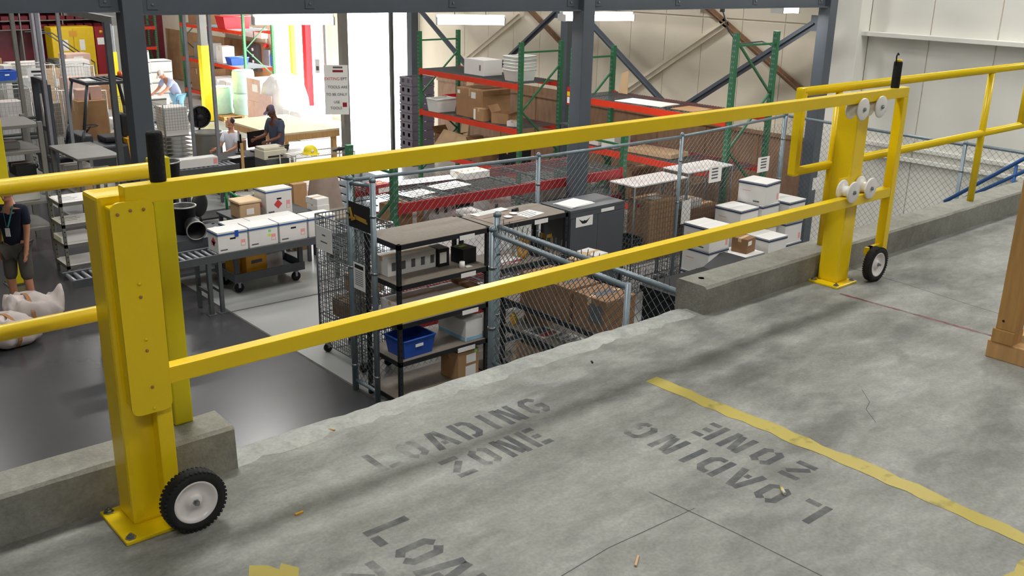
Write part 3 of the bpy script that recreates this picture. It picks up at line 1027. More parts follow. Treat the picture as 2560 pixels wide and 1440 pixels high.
def tote(label, x, y, z, w, d, h, rz=0.0, m_='white_tote', group=None, name='tote', inner=True):
    """Tapered open plastic tote with a rolled rim and hand holds."""
    t = thing(name, label, 'tote', (x, y, z), rz, group)
    k = 0.86
    q = lambda s, zz: [(-w / 2 * s, -d / 2 * s, zz), (w / 2 * s, -d / 2 * s, zz), (w / 2 * s, d / 2 * s, zz), (-w / 2 * s, d / 2 * s, zz)]
    mb = MB()
    rings = [q(k, 0), q(1, h), q(.97, h), q(k * .97, 0.008)]
    vs = [[mb.bm.verts.new(p) for p in r] for r in rings]
    mb.bm.faces.new(list(reversed(vs[0])))
    for a, b in zip(vs[:-1], vs[1:]):
        for i in range(4):
            j = (i + 1) % 4
            mb.bm.faces.new((a[i], a[j], b[j], b[i]))
    mb.bm.faces.new(vs[3])
    bd = mb.build('tub', m_, t)
    r = MB()
    for i in range(4):
        a, b = rings[1][i], rings[1][(i + 1) % 4]
        r.rod(a, b, 0.012, n=6)
    r.build('rim', m_, t)
    MB().box(-0.05, 0.05, -d / 2 * .97 - 0.004, -d / 2 * .955, h * .55, h * .7).build('tote_label', 'paper' if m_ != 'white_tote' else 'print', t)
    return t


def paper(label, x, y, z, w, d, rz=0.0, m_='paper', group=None, name='paper_sheet', lines=3):
    """A sheet or thin stack lying flat, with printed lines."""
    t = thing(name, label, 'paper', (x, y, z), rz, group)
    MB().box(-w / 2, w / 2, -d / 2, d / 2, 0, 0.004).build('sheet', m_, t)
    for k in range(lines):
        v = -d / 2 + d * (k + 0.7) / (lines + 0.6)
        MB().box(-w * .38, w * rnd(.1, .38), v - d * .03, v + d * .03, 0.004, 0.0046).build('printed_line', 'print', t)
    return t


def hang_sign(label, c, w, h, nrm, lines, m_='paper', ink='print', name='hanging_sign', ink_cols=None):
    """Vertical sign facing nrm; lines: (u0, u1, v, height, material) in sign fractions, v from the top."""
    nrm = Vector(nrm).normalized()
    u = Vector((0, 0, 1)).cross(nrm).normalized()
    t = thing(name, label, 'sign', c)
    mtx = Matrix((u, nrm, Vector((0, 0, 1)))).transposed().to_4x4()
    MB().box(-w / 2, w / 2, -0.004, 0.0, -h / 2, h / 2, mtx=mtx).build('panel', m_, t)
    for (a, b, v, hh, mm) in lines:
        MB().box(-w / 2 + a * w, -w / 2 + b * w, 0.0, 0.0012, h / 2 - v * h - hh * h, h / 2 - v * h, mtx=mtx).build('printed_line', mm, t)
    return t


def text_on(parent, body, size, mtx, m_, name='lettering', align='CENTER'):
    cu = bpy.data.curves.new(name, 'FONT')
    cu.body = body
    cu.size = size
    cu.align_x = align
    cu.align_y = 'CENTER'
    cu.extrude = 0.0008
    tmp = bpy.data.objects.new(name, cu)
    COL.objects.link(tmp)
    dg = bpy.context.evaluated_depsgraph_get()
    me = bpy.data.meshes.new_from_object(tmp.evaluated_get(dg))
    bpy.data.objects.remove(tmp)
    me.transform(mtx)
    me.materials.clear()
    me.materials.append(M[m_])
    o = bpy.data.objects.new(name, me)
    COL.objects.link(o)
    o.parent = parent
    return o


def sign_mtx(nrm, off=(0, 0, 0)):
    """Text lies in local xy; turn it to stand upright facing nrm."""
    nrm = Vector(nrm).normalized()
    u = Vector((0, 0, 1)).cross(nrm).normalized()
    m = Matrix((u, Vector((0, 0, 1)), nrm)).transposed().to_4x4()
    m.translation = Vector(off)
    return m


def shelf_unit(label, x, y, w, d, levels, rz=0.0, frame='black_metal', board='tan_board', h=None, group=None, name='shelving_unit', z=LOW, boards=True):
    """Rivet shelving: four slotted posts, framed boards. Origin at the front left foot."""
    t = thing(name, label, 'shelving', (x, y, z), rz, group)
    h = h or max(levels)
    for px in (0.02, w - 0.02):
        for py in (0.02, d - 0.02):
            p = MB().box(px - .02, px + .02, py - .02, py + .02, 0, h).build('post', frame, t)
            mb = MB()
            zz = 0.08
            while zz < h - 0.05:
                mb.box(px - .006, px + .006, py - .0212, py - .02, zz, zz + 0.018)
                zz += 0.075
            tag(mb.build('slots', 'shadow_hole', p), kind='stuff')
    for l in levels:
        b = MB().box(0.0, w, 0, 0.018, l - 0.055, l - 0.004).box(0.0, w, d - .018, d, l - 0.055, l - 0.004).box(0, .018, 0.018, d - .018, l - 0.055, l - 0.004).box(w - .018, w, 0.018, d - .018, l - 0.055, l - 0.004).build('shelf_frame', frame, t)
        if boards:
            MB().box(0.004, w - .004, 0.004, d - .004, l - 0.014, l).build('shelf_board', board, b)
    return t


def caster(mb, x, y, r=0.06, w=0.03):
    mb.lathe([(r * .5, -w / 2), (r, -w / 2), (r, w / 2), (r * .5, w / 2)], (x, y, r), 'Y', 12)
    return mb


def casters(t, pts, r=0.06, m_='black_rubber'):
    for (x, y) in pts:
        c = caster(MB(), x, y, r).build('caster', m_, t)
        MB().box(x - .018, x + .018, y - .028, y - .02, r, r * 2 + .01).box(x - .018, x + .018, y + .02, y + .028, r, r * 2 + .01).box(x - .03, x + .03, y - .03, y + .03, r * 2, r * 2 + .01).build('fork', 'zinc', c)


def wire_cage(label, x, y, w, d, h, rz=0.0, shelves=(), group=None, m_='wire', sp=0.055, cover=None, name='wire_cage_cart', front=True, rr=0.002):
    """Rolling wire cage: frame rods, mesh sides, wire shelves, casters. Origin at the middle of its base."""
    t = thing(name, label, 'cage cart', (x, y, LOW), rz, group)
    x0, x1, y0, y1 = -w / 2, w / 2, -d / 2, d / 2
    zb = 0.14
    for (a, b) in ((x0, y0), (x1, y0), (x0, y1), (x1, y1)):
        MB().rod((a, b, zb - .02), (a, b, h), 0.012, n=8).build('corner_post', m_, t)
    for z in (zb, h):
        MB().pipe([(x0, y0, z), (x1, y0, z), (x1, y1, z), (x0, y1, z), (x0, y0, z)], 0.009, 6).build('frame_ring', m_, t)
    for p, q, f in (((x0, y0), (x1, y0), front), ((x0, y1), (x1, y1), True), ((x0, y0), (x0, y1), True), ((x1, y0), (x1, y1), True)):
        if f:
            tag(mesh_wall(p, q, zb, h, sp, rr, diag=False, sz=sp * 1.3).build('mesh_side', m_, t), kind='stuff')
    for z in (zb,) + tuple(shelves):
        mb = MB()
        n = int(w / .05)
        for i in range(n + 1):
            xx = x0 + w * i / n
            mb.box(xx - .003, xx + .003, y0, y1, z, z + .006)
        for k in range(4):
            yy = y0 + d * k / 3
            mb.box(x0, x1, yy - .005, yy + .005, z - .008, z)
        tag(mb.build('wire_shelf', m_, t), kind='stuff')
    casters(t, ((x0 + .06, y0 + .06), (x1 - .06, y0 + .06), (x0 + .06, y1 - .06), (x1 - .06, y1 - .06)), 0.055)
    if cover:
        MB().box(x0 - .01, x1 + .01, y0 - .01, y1 + .01, h + .005, h + .022).build('top_sheet', cover, t)
    return t


def conveyor(label, x0, x1, y0, y1, z, legs, pitch=0.09, m_='steel_dark', group=None, rz_pts=None):
    """Gravity roller conveyor along x."""
    t = thing('roller_conveyor', label, 'conveyor', (x0, y0, LOW), 0, group)
    w = x1 - x0
    d = y1 - y0
    for yy in (0.0, d - 0.035):
        MB().box(0, w, yy, yy + .035, z - .09, z + .012, bev=.003).build('side_rail', m_, t)
    n = int(w / pitch)
    base = None
    for i in range(n):
        xx = (i + .5) * w / n
        if base is None:
            base = MB().rod((0, .036, 0), (0, d - .036, 0), 0.024, n=10).build('roller', 'silver_pole', t)
            base.location = (xx, 0, z - .02)
        else:
            c = base.copy()
            COL.objects.link(c)
            c.parent = t
            c.location = (xx, 0, z - .02)
    for lx in legs:
        lx -= x0
        mb = MB().box(lx - .025, lx + .025, 0.0, .045, 0.01, z - .09)
        l = mb.build('leg', m_, t)
        MB().box(lx - .025, lx + .025, d - .045, d, 0.01, z - .09).build('leg', m_, t)
        MB().box(lx - .02, lx + .02, .045, d - .045, z * .35, z * .35 + .04).build('cross_bar', m_, t)
        MB().box(lx - .06, lx + .06, -.03, .08, 0, .01).build('foot_plate', m_, l)
    return t
#%%MID
# ------------------------------------------------------------------ structural frame over the storage area
C1, C2, C3 = Vector((3.66, 9.95, LOW)), Vector((9.1, 9.14, LOW)), Vector((13.9, 8.66, LOW))
BZ = 1.17


def column(name, label, c, h, w=0.2, m_='steel_grey', guard=None):
    t = thing(name, label, 'column', c, 0)
    k = w / 2
    MB().box(-k, k, -k, k, 0.012, h, bev=0.008).build('shaft', m_, t)
    bp = MB().box(-k * 1.7, k * 1.7, -k * 1.7, k * 1.7, 0, 0.012).build('base_plate', m_, t)
    for sx in (-1, 1):
        for sy in (-1, 1):
            MB().rod((sx * k * 1.4, sy * k * 1.4, .012), (sx * k * 1.4, sy * k * 1.4, .04), 0.01, n=6).build('anchor_bolt', 'zinc', bp)
    if guard:
        MB().box(-k - .02, k + .02, -k - .02, k + .02, 0.013, guard, bev=0.01).build('column_guard', 'yellow_flat', t)
    return t


c1 = column('steel_column', 'nearest grey steel column rising behind the black handle of the gate', C1, 5.2, 0.2)
MB().box(-.07, .045, -.1015, -.1, 1.72, 1.98).build('notice', 'paper', c1)
c2 = column('steel_column', 'grey steel column standing in front of the dark red rack beam', C2, 5.2, 0.2)
c3 = column('steel_column', 'grey steel column by the white wall column, beside the white cartons', C3, 5.2, 0.2)
MB().box(-.02, .26, -.106, -.101, 1.12, 1.32).build('notice', 'paper', c3)
cB = column('steel_column', 'grey steel column behind the gap between the two wall racks', (14.05, 14.55, LOW), 5.2, 0.2)
cA = column('steel_column', 'grey steel column by the stack of grey crates', (14.05, 19.9, LOW), 5.2, 0.2)


def ibeam(name, label, a, b, h=0.42, w=0.16, parent=None):
    """Steel channel beam with flanges and bolted end plates, a to b along its bottom centre line."""
    a, b = Vector(a), Vector(b)
    L = (b - a).length
    t = thing(name, label, 'beam', a, math.atan2(b.y - a.y, b.x - a.x))
    MB().box(0, L, -.012, .012, .012, h - .012).build('web', 'steel_grey', t)
    MB().box(0, L, -w / 2, w / 2, 0, .013).build('lower_flange', 'steel_grey', t)
    MB().box(0, L, -w / 2, w / 2, h - .013, h).build('upper_flange', 'steel_grey', t)
    for x in (0.12, L * .33, L * .66, L - .12):
        pl_ = MB().box(x - .05, x + .05, -.02, -.012, .05, h - .05).build('stiffener', 'steel_grey', t)
        for z in (.1, .18, .26):
            MB().rod((x, -.02, z), (x, -.034, z), .012, n=6).build('bolt', 'zinc', pl_)
    return t


def on_top(c, dz=BZ):
    return Vector((c.x, c.y, dz))


dirA = (C2 - C1).normalized()
ibeam('steel_beam', 'grey steel beam across the top from beyond the left edge to the nearest column', on_top(C1) - dirA * 7 + Vector((0, 0, .03)), on_top(C1) - dirA * .1)
ibeam('steel_beam', 'grey steel beam between the nearest column and the column at the red rack', on_top(C1) + dirA * .1, on_top(C2) - dirA * .1)
dirB = (C3 - C2).normalized()
ibeam('steel_beam', 'grey steel beam from the red rack column to the white wall column', on_top(C2) + dirB * .1, on_top(C3, BZ - .01) - dirB * .1)
ibeam('steel_beam', 'grey steel beam along the long wall above the diagonal braces', on_top(C3, 1.2) + Vector((.02, .12, 0)), (14.05, 14.44, 1.2))
ibeam('steel_beam', 'grey steel beam along the long wall towards the dock doors', (14.05, 14.66, 1.2), (14.05, 19.78, 1.2))


def brace(label, a, b, w=.13, m_='steel_grey', name='diagonal_brace'):
    a, b = Vector(a), Vector(b)
    t = thing(name, label, 'brace', a)
    MB().bar((0, 0, 0), b - a, .012, w, up=(0, 0, 1)).bar((-.03, 0, .0), b - a + Vector((-.03, 0, 0)), .05, .012).build('angle_bar', m_, t)
    MB().box(-.012, .012, -.07, .07, -.12, .12).build('gusset', m_, t)
    return t


brace('grey diagonal brace dropping from the column behind the rack gap to the red rack', (13.92, 14.35, 1.0), (13.92, 11.6, -.8))
brace('grey diagonal brace dropping from the column by the white wall towards the red rack', (13.9, 8.86, .92), (13.88, 11.4, -.72))
brace('grey diagonal brace behind the white tubs, falling from the column in the rack gap', (13.92, 14.75, .8), (13.92, 16.95, -.75))
brace('grey diagonal brace near the crates, falling towards the white carton', (13.92, 19.7, .8), (13.92, 17.25, -.75))
brace('cream painted wall brace rising towards the wall column end of the cream panels', (15.1, 14.0, -.82), (15.1, 11.45, .78), .16, 'cream', 'wall_brace')
brace('rusty brown wall brace falling from above the wire shelf towards the white column', (15.1, 12.1, 1.1), (15.1, 9.4, -.5), .13, 'ply', 'wall_brace')
brace('cream painted wall brace behind the white carton on the upper red shelf', (15.1, 19.6, -.8), (15.1, 17.2, .62), .16, 'cream', 'wall_brace')
brace('rusty brown wall brace behind the tall white tubs', (15.1, 17.0, .8), (15.1, 15.2, -.3), .13, 'ply', 'wall_brace')


# fluorescent fixtures hanging under the frame
def lamp(label, a, b, z=1.0, lit=True, power=30):
    a, b = Vector((a[0], a[1], z)), Vector((b[0], b[1], z))
    L = (b - a).length
    t = thing('fluorescent_light', label, 'lamp', a, math.atan2(b.y - a.y, b.x - a.x))
    MB().box(0, L, -.05, .05, .035, .075).build('housing', 'fixture', t)
    MB().hexa([(.02, -.07, -.05), (L - .02, -.07, -.05), (L - .02, .07, -.05), (.02, .07, -.05)], [(.02, -.11, .034), (L - .02, -.11, .034), (L - .02, .11, .034), (.02, .11, .034)]).build('diffuser', 'lamp' if lit else 'fixture', t)
    for q in (0, L - .02):
        MB().box(q, q + .02, -.115, .115, -.055, .04).build('end_cap', 'fixture', t)
    for x in (.25, L - .25):
        MB().rod((x, 0, .07), (x, 0, .75), .006, n=6).build('hanger_rod', 'silver_pole', t)
    if lit:
        l = bpy.data.lights.new('fluorescent_light', 'AREA')
        l.shape, l.size, l.size_y, l.energy, l.color = 'RECTANGLE', L * .95, .1, power, (1, .98, .95)
        o = bpy.data.objects.new('fluorescent_light_source', l)
        COL.objects.link(o)
        o.parent = t
        o.location = (L / 2, 0, -.06)
    return t


lamp('lit fluorescent fixture nearest to the dock glare under the grey beam', (5.45, 10.95), (6.34, 10.62), 1.03)
lamp('lit fluorescent fixture above the wall rack with the white carton', (7.84, 10.59), (8.61, 10.11), 1.0)
lamp('lit fluorescent fixture passing behind the column at the red rack', (10.0, 10.5), (11.1, 10.16), 1.0)
lamp('unlit fluorescent fixture with a white reflector left of the nearest column', (4.12, 13.1), (4.0, 11.1), 1.05, lit=False)
lamp('lit fluorescent fixture close to the column by the white wall', (13.05, 9.0), (13.45, 8.97), 1.13, power=12)

# ------------------------------------------------------------------ chain-link cage
fen = thing('chain_link_fence', 'galvanised chain link fence around the storage cage, behind the black shelves', 'fence', (5.265, 8.6, LOW))
Pf = [(0, 0.02), (2.615, -.02), (5.235, -.05), (7.565, -.1)]
hf = [2.38, 2.34, 2.34, 2.44]
for (x, y), h in zip(Pf, hf):
    fence_post(fen, x, y, h, r=0.036 if x in (0, 7.565) else 0.026)
for (p, q, h0, h1) in zip(Pf[:-1], Pf[1:], hf[:-1], hf[1:]):
    MB().rod((p[0], p[1], h0 - .02), (q[0], q[1], h1 - .02), .021, n=10).build('top_rail', 'galv', fen)
    tag(mesh_wall(p, q, .06, min(h0, h1) - .03, .062, .0012).build('chain_mesh', 'wire', fen), kind='stuff')
fence_post(fen, .0, -.42, 2.43, r=.032)
MB().rod((0, .02, 2.33), (.0, -.42, 2.38), .021, n=10).build('top_rail', 'galv', fen)
MB().rod((0, .02, .12), (.0, -.42, .12), .021, n=10).build('bottom_rail', 'galv', fen)
tag(mesh_wall((0, .02), (.0, -.42), .12, 2.33, .062, .0016).build('chain_mesh', 'wire', fen), kind='stuff')

f2 = thing('chain_link_fence', 'galvanised chain link fence running along the white wall towards the blue stair rails', 'fence', (12.83, 8.5, LOW))
P2 = [(0, -.06), (-.09, -2.8), (-.14, -5.2)]
fence_post(f2, -.09, -2.8, 2.42, r=.026)
fence_post(f2, -.14, -5.2, 2.42, r=.036)
for p, q in zip(P2[:-1], P2[1:]):
    MB().rod((p[0], p[1], 2.42), (q[0], q[1], 2.40), .021, n=10).build('top_rail', 'galv', f2)
    tag(mesh_wall(p, q, .06, 2.4, .062, .0012).build('chain_mesh', 'wire', f2), kind='stuff')

# near gate leaves of the cage
for (lab, y0, y1, x0, x1, h) in (('galvanised chain link gate leaf closest to the platform edge', 6.39, 4.63, 5.35, 5.19, 2.3), ('galvanised chain link gate leaf standing just behind the closest one', 6.56, 4.31, 5.54, 5.4, 2.3)):
    g = thing('cage_gate', lab, 'gate', (x0, y0, LOW))
    e = (x1 - x0, y1 - y0)
    fence_post(g, 0, 0, h + (.07 if x0 > 5.4 else 0), r=.034)
    fence_post(g, e[0], e[1], h, r=.024, cap=False)
    for z in (h - .03, .3, 1.05) if x0 < 5.4 else (h - .03, .3):
        MB().rod((0, 0, z), (e[0], e[1], z), .024 if z > 1.5 else .018, n=10).build('top_rail' if z > 1.5 else 'cross_rail', 'galv', g)
    tag(mesh_wall((0, 0), e, .3, h - .03, .06, .0018).build('chain_mesh', 'wire', g), kind='stuff')
    mb = MB()
    n = 34
    for i in range(n):
        f_ = (i + .5) / n
        mb.bar((e[0] * f_, e[1] * f_, h - .02), (e[0] * f_ + .004, e[1] * f_ + rnd(-.015, .015), h + .05), .005)
    tag(mb.build('twisted_wire_ends', 'wire', g), kind='stuff')
hang_sign('white notice with a black heading tied to the fence mesh beside the black sign', (5.24, 8.44, LOW + 1.36), .22, .29, (-1, 0, 0), [(.12, .88, .06, .14, 'ink')] + [(.14, .84, .28 + .075 * k, .025, 'print') for k in range(8)])
sg = hang_sign('black sign with gold lettering hanging between two fence posts', (5.235, 8.40, LOW + 2.02), .43, .27, (-1, 0, 0), [], 'black_plastic', name='cage_sign')
MB().bar((-.0045, .17, .07), (-.0045, .12, -.05), .02).bar((-.0045, .15, -.03), (-.0045, .19, -.05), .02).bar((-.0045, .13, -.05), (-.0045, .08, -.03), .03).build('gold_emblem', 'gold', sg)
for k, (ya, yb, z) in enumerate(((.09, -.14, -.01), (.06, -.16, -.035))):
    MB().bar((-.0045, ya, z + .01), (-.0045, yb, z - .005), .002, .022).build('gold_lettering', 'gold', sg)
hang_sign('white sheet with grey lines hung on the fence in front of the caged cartons', (11.24, 8.50, LOW + 1.72), .28, .235, (0, -1, 0), [(.2, .7, .12 + .19 * k, .09, 'print') for k in range(4)])
hang_sign('white sheet with grey lines hung on the fence above the topmost white carton', (12.33, 8.46, LOW + 1.74), .28, .225, (0, -1, 0), [(.25, .75, .1 + .19 * k, .09, 'print') for k in range(4)])

# ------------------------------------------------------------------ red rack inside the cage
R3 = rack('pallet_rack', 'low rack with a dark red front beam and green posts inside the chain link cage', (6.30, 9.36, LOW), math.radians(-1.5), [(0.04, 2.35), (3.86, 2.30)], 1.08, (1.80, 1.44, .3), 'dark_red_beam', bh=.12)
cz = LOW + 1.449
carton('brown carton with a white strip under the dark red beam', 6.66, 9.72, cz, .36, .40, .26, .15, papers=(('front', .6, .45, .07, .2, 'paper'),), body='card')
carton('grey printed carton beside the brown one under the dark red beam', 7.12, 9.66, cz, .42, .34, .27, .02, body='white_box', papers=(('front', .3, .65, .05, .14, 'print'), ('front', .62, .65, .05, .14, 'print'), ('front', .88, .7, .04, .1, 'print')))
carton('small white carton near the middle of the shelf under the dark red beam', 8.05, 9.64, cz, .40, .30, .2, .12, body='white_box', papers=(('front', .3, .4, .06, .05, 'print'),))
carton('flat white tray between the cartons on the shelf under the dark red beam', 7.62, 9.62, cz, .36, .32, .035, .0, body='paper', tape=False)
carton('long dark crate at the back of the shelf under the dark red beam', 7.5, 10.12, cz, .9, .3, .18, 0, body='black_plastic', tape=False)
carton('grey blue carton at the far end of the shelf under the dark red beam', 9.1, 9.75, cz, .5, .4, .2, .05, body='machine_grey')
for k in range(3):
    c = thing('paper_cup', ('bottom white cup of the short stack behind the black sign', 'middle white cup of the short stack behind the black sign', 'top white cup of the short stack behind the black sign')[k], 'cup', (6.20, 9.3, LOW + 1.41 + .055 * k), 0)
    MB().lathe([(.035, 0), (.047, .1), (.05, .1), (.05, .106), (.043, .106), (.032, .006)], n=16).build('cup_body', 'paper', c)
dz = LOW + 1.812
paper('long white sheet lying on the wire deck at the cage corner', 7.35, 10.22, dz, .95, .26, -.12)
paper('white wrapped sheet on the wire deck just behind the long white sheet', 6.72, 10.3, dz, .4, .2, -.1)
paper('bright clear film pack on the wire deck near the front post', 6.85, 9.66, dz, .42, .26, .15, 'clear_wrap')
paper('folded grey sheet on the wire deck next to the bright film pack', 7.45, 9.78, dz, .5, .3, .1, 'clear_wrap')
carton('white flat carton at the rear of the wire deck', 8.0, 10.05, dz, .42, .32, .09, 0, body='white_box')
carton('red and white carton on the wire deck behind the fence corner', 6.5, 9.98, LOW + 1.812, .22, .22, .12, .1, body='dark_red_beam', papers=(('front', .6, .4, .2, .06, 'paper'),))

# ------------------------------------------------------------------ black shelving units and cabinet in front of the fence
LV = (1.83, 1.40, .98, .56, .12)
su1 = shelf_unit('black shelving unit with tan boards behind the fence sign posts, holding a blue bin', 5.32, 7.83, 1.19, .62, LV)
su2 = shelf_unit('black shelving unit with tan boards between the blue bin unit and the grey cabinet', 6.53, 7.82, 1.14, .58, (1.83, 1.33, .9, .5, .12))
for (px, z, w_) in ((.78, 1.80, .2), (.8, 1.38, .2), (.82, .955, .22), (.76, .53, .24)):
    MB().box(px, px + w_, -.004, -.001, z - .05, z).build('shelf_tag', 'paper', su1)
MB().box(.62, .82, -.004, -.001, 1.76, 1.81).build('shelf_tag', 'paper', su2)
tote('blue plastic bin on the lowest but one shelf of the black unit', 5.59, 8.03, LOW + .561, .42, .34, .2, .03, 'blue_plastic')
sz = lambda h: LOW + h + .001
carton('brown carton with a green dot and two white labels on the bottom shelf', 6.24, 8.0, sz(.12), .30, .30, .34, .05, papers=(('front', .62, .72, .14, .1, 'paper'), ('front', .6, .3, .15, .12, 'paper'), ('front', .85, .93, .04, .035, M_g := 'sticker_g')))
carton('flat white carton with a pale blue band on the blue bin shelf', 6.34, 8.12, sz(.56), .24, .5, .24, 0, body='white_box', papers=(('left', .5, .12, .48, .04, 'sky_blue'), ('front', .5, .12, .22, .04, 'sky_blue')), tape=False)
for k, (x, w_, hh, b, lab) in enumerate(((5.7, .6, .16, 'clear_wrap', 'wide pale wrapped pack on the middle shelf of the black unit'), (6.18, .32, .15, 'white_box', 'pale carton next to the wide wrapped pack on the middle shelf'), (6.40, .14, .18, 'card2', 'small brown carton at the end of the middle shelf'))):
    carton(lab, x, 8.12, sz(.98), w_, .34, hh, 0, body=b)
carton('grey printed carton row on the second shelf under the tan top', 5.71, 8.26, sz(1.40), .62, .24, .2, 0, body='white_box', papers=tuple(('front', .12 + .2 * q, .5, .05, .09, 'print') for q in range(5)))
carton('black carton with a white printed square on the second shelf', 6.1, 8.2, sz(1.40), .14, .2, .2, 0, body='black_plastic', papers=(('front', .4, .5, .09, .12, 'paper'),), tape=False)
carton('black tin with a green sticker at the right end of the second shelf', 6.38, 8.12, sz(1.40), .2, .2, .17, .1, body='black_plastic', papers=(('top', .5, .6, .1, .06, 'sticker_y'),), tape=False)
c = thing('tape_roll', 'white paper roll standing near the front of the second shelf', 'roll', (6.22, 7.94, sz(1.40)), 0)
MB().lathe([(.03, 0), (.03, .07), (.012, .07), (.012, .01)], n=18).build('roll_body', 'paper', c)
MB().box(.05, .12, -.03, .03, 0, .004).build('loose_end', 'paper', c)
paper('patterned sheet lying on the bottom shelves seen through the back of the black unit', 5.75, 8.3, sz(.56), .4, .2, 0, 'clear_wrap')
# things on top of and inside the second unit
paper('broad printed brown sheet across the joint of the two tan tops', 6.85, 8.08, sz(1.83), .46, .44, .05, 'burlap', lines=2)
paper('stack of white printed forms at the back of the second tan top', 6.92, 8.33, sz(1.835), .5, .12, .1, 'paper')
paper('printed clipboard with red and black pages at the front of the second tan top', 7.24, 8.02, sz(1.83), .3, .22, .2, 'paper', lines=4)
for (x, y, lab) in ((6.93, 8.02, 'white saucer lying left of the gate post cap'), (7.08, 8.1, 'white saucer lying right of the gate post cap')):
    c = thing('saucer', lab, 'dish', (x, y, sz(1.835)), 0)
    MB().lathe([(.025, 0), (.05, .008), (.052, .012), (.024, .006)], n=18).build('dish_body', 'paper', c)
c = thing('stapler', 'small black stapler on the second tan top behind the clipboard', 'stapler', (7.19, 8.2, sz(1.83)), .3)
MB().box(-.06, .06, -.015, .015, 0, .012).box(-.06, .055, -.013, .013, .018, .036, bev=.004).box(-.06, -.045, -.013, .013, .012, .02).build('stapler_body', 'black_plastic', c)
c = thing('packing_tape_roll', 'yellow and white packing tape roll on the second shelf beside the cabinet', 'roll', (7.12, 8.0, sz(1.33)), .25)
MB().lathe([(.075, -.04), (.13, -.04), (.13, .04), (.075, .04), (.075, -.04)], (0, 0, .13), 'Y', 28, close=True).build('tape_core', 'amber', c)
MB().lathe([(.131, -.025), (.137, -.025), (.137, .025), (.131, .025)], (0, 0, .14), 'Y', 28, close=True).build('tape_band', 'paper', c)
c = thing('tape_dispenser', 'black tape machine with a brass frame beside the yellow roll', 'dispenser', (7.38, 7.99, sz(1.33)), 0)
MB().box(-.1, .1, -.07, .07, 0, .05, bev=.01).box(-.08, .04, -.06, .06, .05, .2, bev=.012).build('machine_body', 'black_plastic', c)
MB().box(.06, .07, -.06, .06, .05, .24).box(.06, .16, -.06, -.05, .2, .24).box(.15, .16, -.06, -.05, .04, .24).build('brass_frame', 'gold', c)
MB().lathe([(.02, -.03), (.06, -.03), (.06, .03), (.02, .03)], (-.02, 0, .12), 'Y', 18).build('feed_wheel', 'machine_grey', c)
for k in range(5):
    o = MB().box(-.15, .15, -.1, .1, 0, .008).build('magazine', 'red_ink' if k % 2 else 'paper')
    o.location = (6.86 + .004 * k, 8.0, sz(1.33) + .0085 * k)
    o.rotation_euler = (0, 0, .05 * (k % 3))
    tag(o, ('bottom white', 'second lowest red', 'middle white', 'second topmost red', 'topmost white')[k] + ' magazine of the pile on the shelf beside the tape roll', 'magazine', 'magazines beside the tape roll')

cb = thing('steel_cabinet', 'charcoal steel cabinet with double doors and a winged emblem card', 'cabinet', (7.70, 7.81, LOW))
MB().box(0, .90, .02, .5, .03, 1.80).build('body', 'grey_cab', cb)
MB().box(-.006, .906, -.002, .506, 1.80, 1.835, bev=.004).build('top', 'grey_cab', cb)
for (a, b, hx) in ((.004, .448, .41), (.452, .896, .49)):
    dr = MB().box(a, b, -.002, .019, .06, 1.735, bev=.003).build('door', 'grey_cab', cb)
    MB().box(hx - .008, hx + .008, -.03, -.02, .9, 1.05).box(hx - .008, hx + .008, -.02, -.002, .9, .92).box(hx - .008, hx + .008, -.02, -.002, 1.03, 1.05).build('handle', 'zinc', dr)
MB().box(.0, .9, 0.0, .019, 1.74, 1.80).build('header', 'grey_cab', cb)
MB().box(.50, .72, -.0035, -.0005, 1.75, 1.79).build('name_strip', 'paper', cb)
em = MB().box(.085, .36, -.0055, -.0025, 1.625, 1.745).build('emblem_card', 'paper', cb)
for s in (-1, 1):
    MB().poly([(.222, -.0062, 1.655), (.222 + s * .035, -.0062, 1.66), (.222 + s * .095, -.0062, 1.722), (.222 + s * .05, -.0062, 1.698), (.222 + s * .018, -.0062, 1.69), (.222, -.0062, 1.70)]).build('wing_emblem', 'ink', em)
o = paper('loose stack of white papers lying on the charcoal cabinet', 7.99, 8.06, LOW + 1.836, .42, .30, .08)
MB().box(-.2, .19, -.14, .14, .004, .012, mtx=Matrix.Rotation(.1, 4, 'Z')).build('sheet', 'paper', o)

# ------------------------------------------------------------------ inside the near cage: shelf with cartons
sd = shelf_unit('black shelving unit inside the near cage with two long brown cartons on top', 6.14, 7.2, 1.62, .5, (1.30, 1.0, .62, .15), -PI / 2)
carton('longer brown carton on the near cage shelf', 6.35, 6.56, LOW + 1.301, .40, .70, .33, 0, body='card2', papers=(('top', .5, .3, .2, .12, 'print'),))
carton('shorter brown carton with grey print on the near cage shelf', 6.35, 5.95, LOW + 1.301, .40, .42, .33, 0, body='card2', papers=(('left', .3, .55, .16, .18, 'print'), ('top', .5, .5, .26, .1, 'print')))
o = paper('magazine with a red and dark cover on the middle shelf of the near cage', 6.32, 6.75, LOW + 1.001, .26, .30, .1, 'paper', lines=0)
MB().box(-.1, .1, -.12, -.04, .004, .0046).build('cover_print', 'red_ink', o)
MB().box(-.1, .1, -.03, .09, .004, .0046).build('cover_print', 'print', o)
paper('pile of white envelopes on the middle shelf of the near cage', 6.42, 6.42, LOW + 1.001, .2, .26, .0, 'paper')
carton('low brown carton behind the magazine in the near cage', 6.5, 6.98, LOW + 1.001, .22, .26, .12, 0)
c = thing('jar', 'yellow lidded jar at the end of the near cage middle shelf', 'jar', (6.24, 7.1, LOW + 1.001), 0)
MB().lathe([(.035, 0), (.04, .01), (.04, .08), (.03, .09)], n=16).build('jar_body', 'amber', c)
MB().lathe([(.036, .09), (.036, .115), (.002, .116)], n=16).build('jar_lid', 'yellow', c)
carton('brown carton on the lower shelf of the near cage', 6.36, 6.55, LOW + .621, .42, .8, .26, 0)
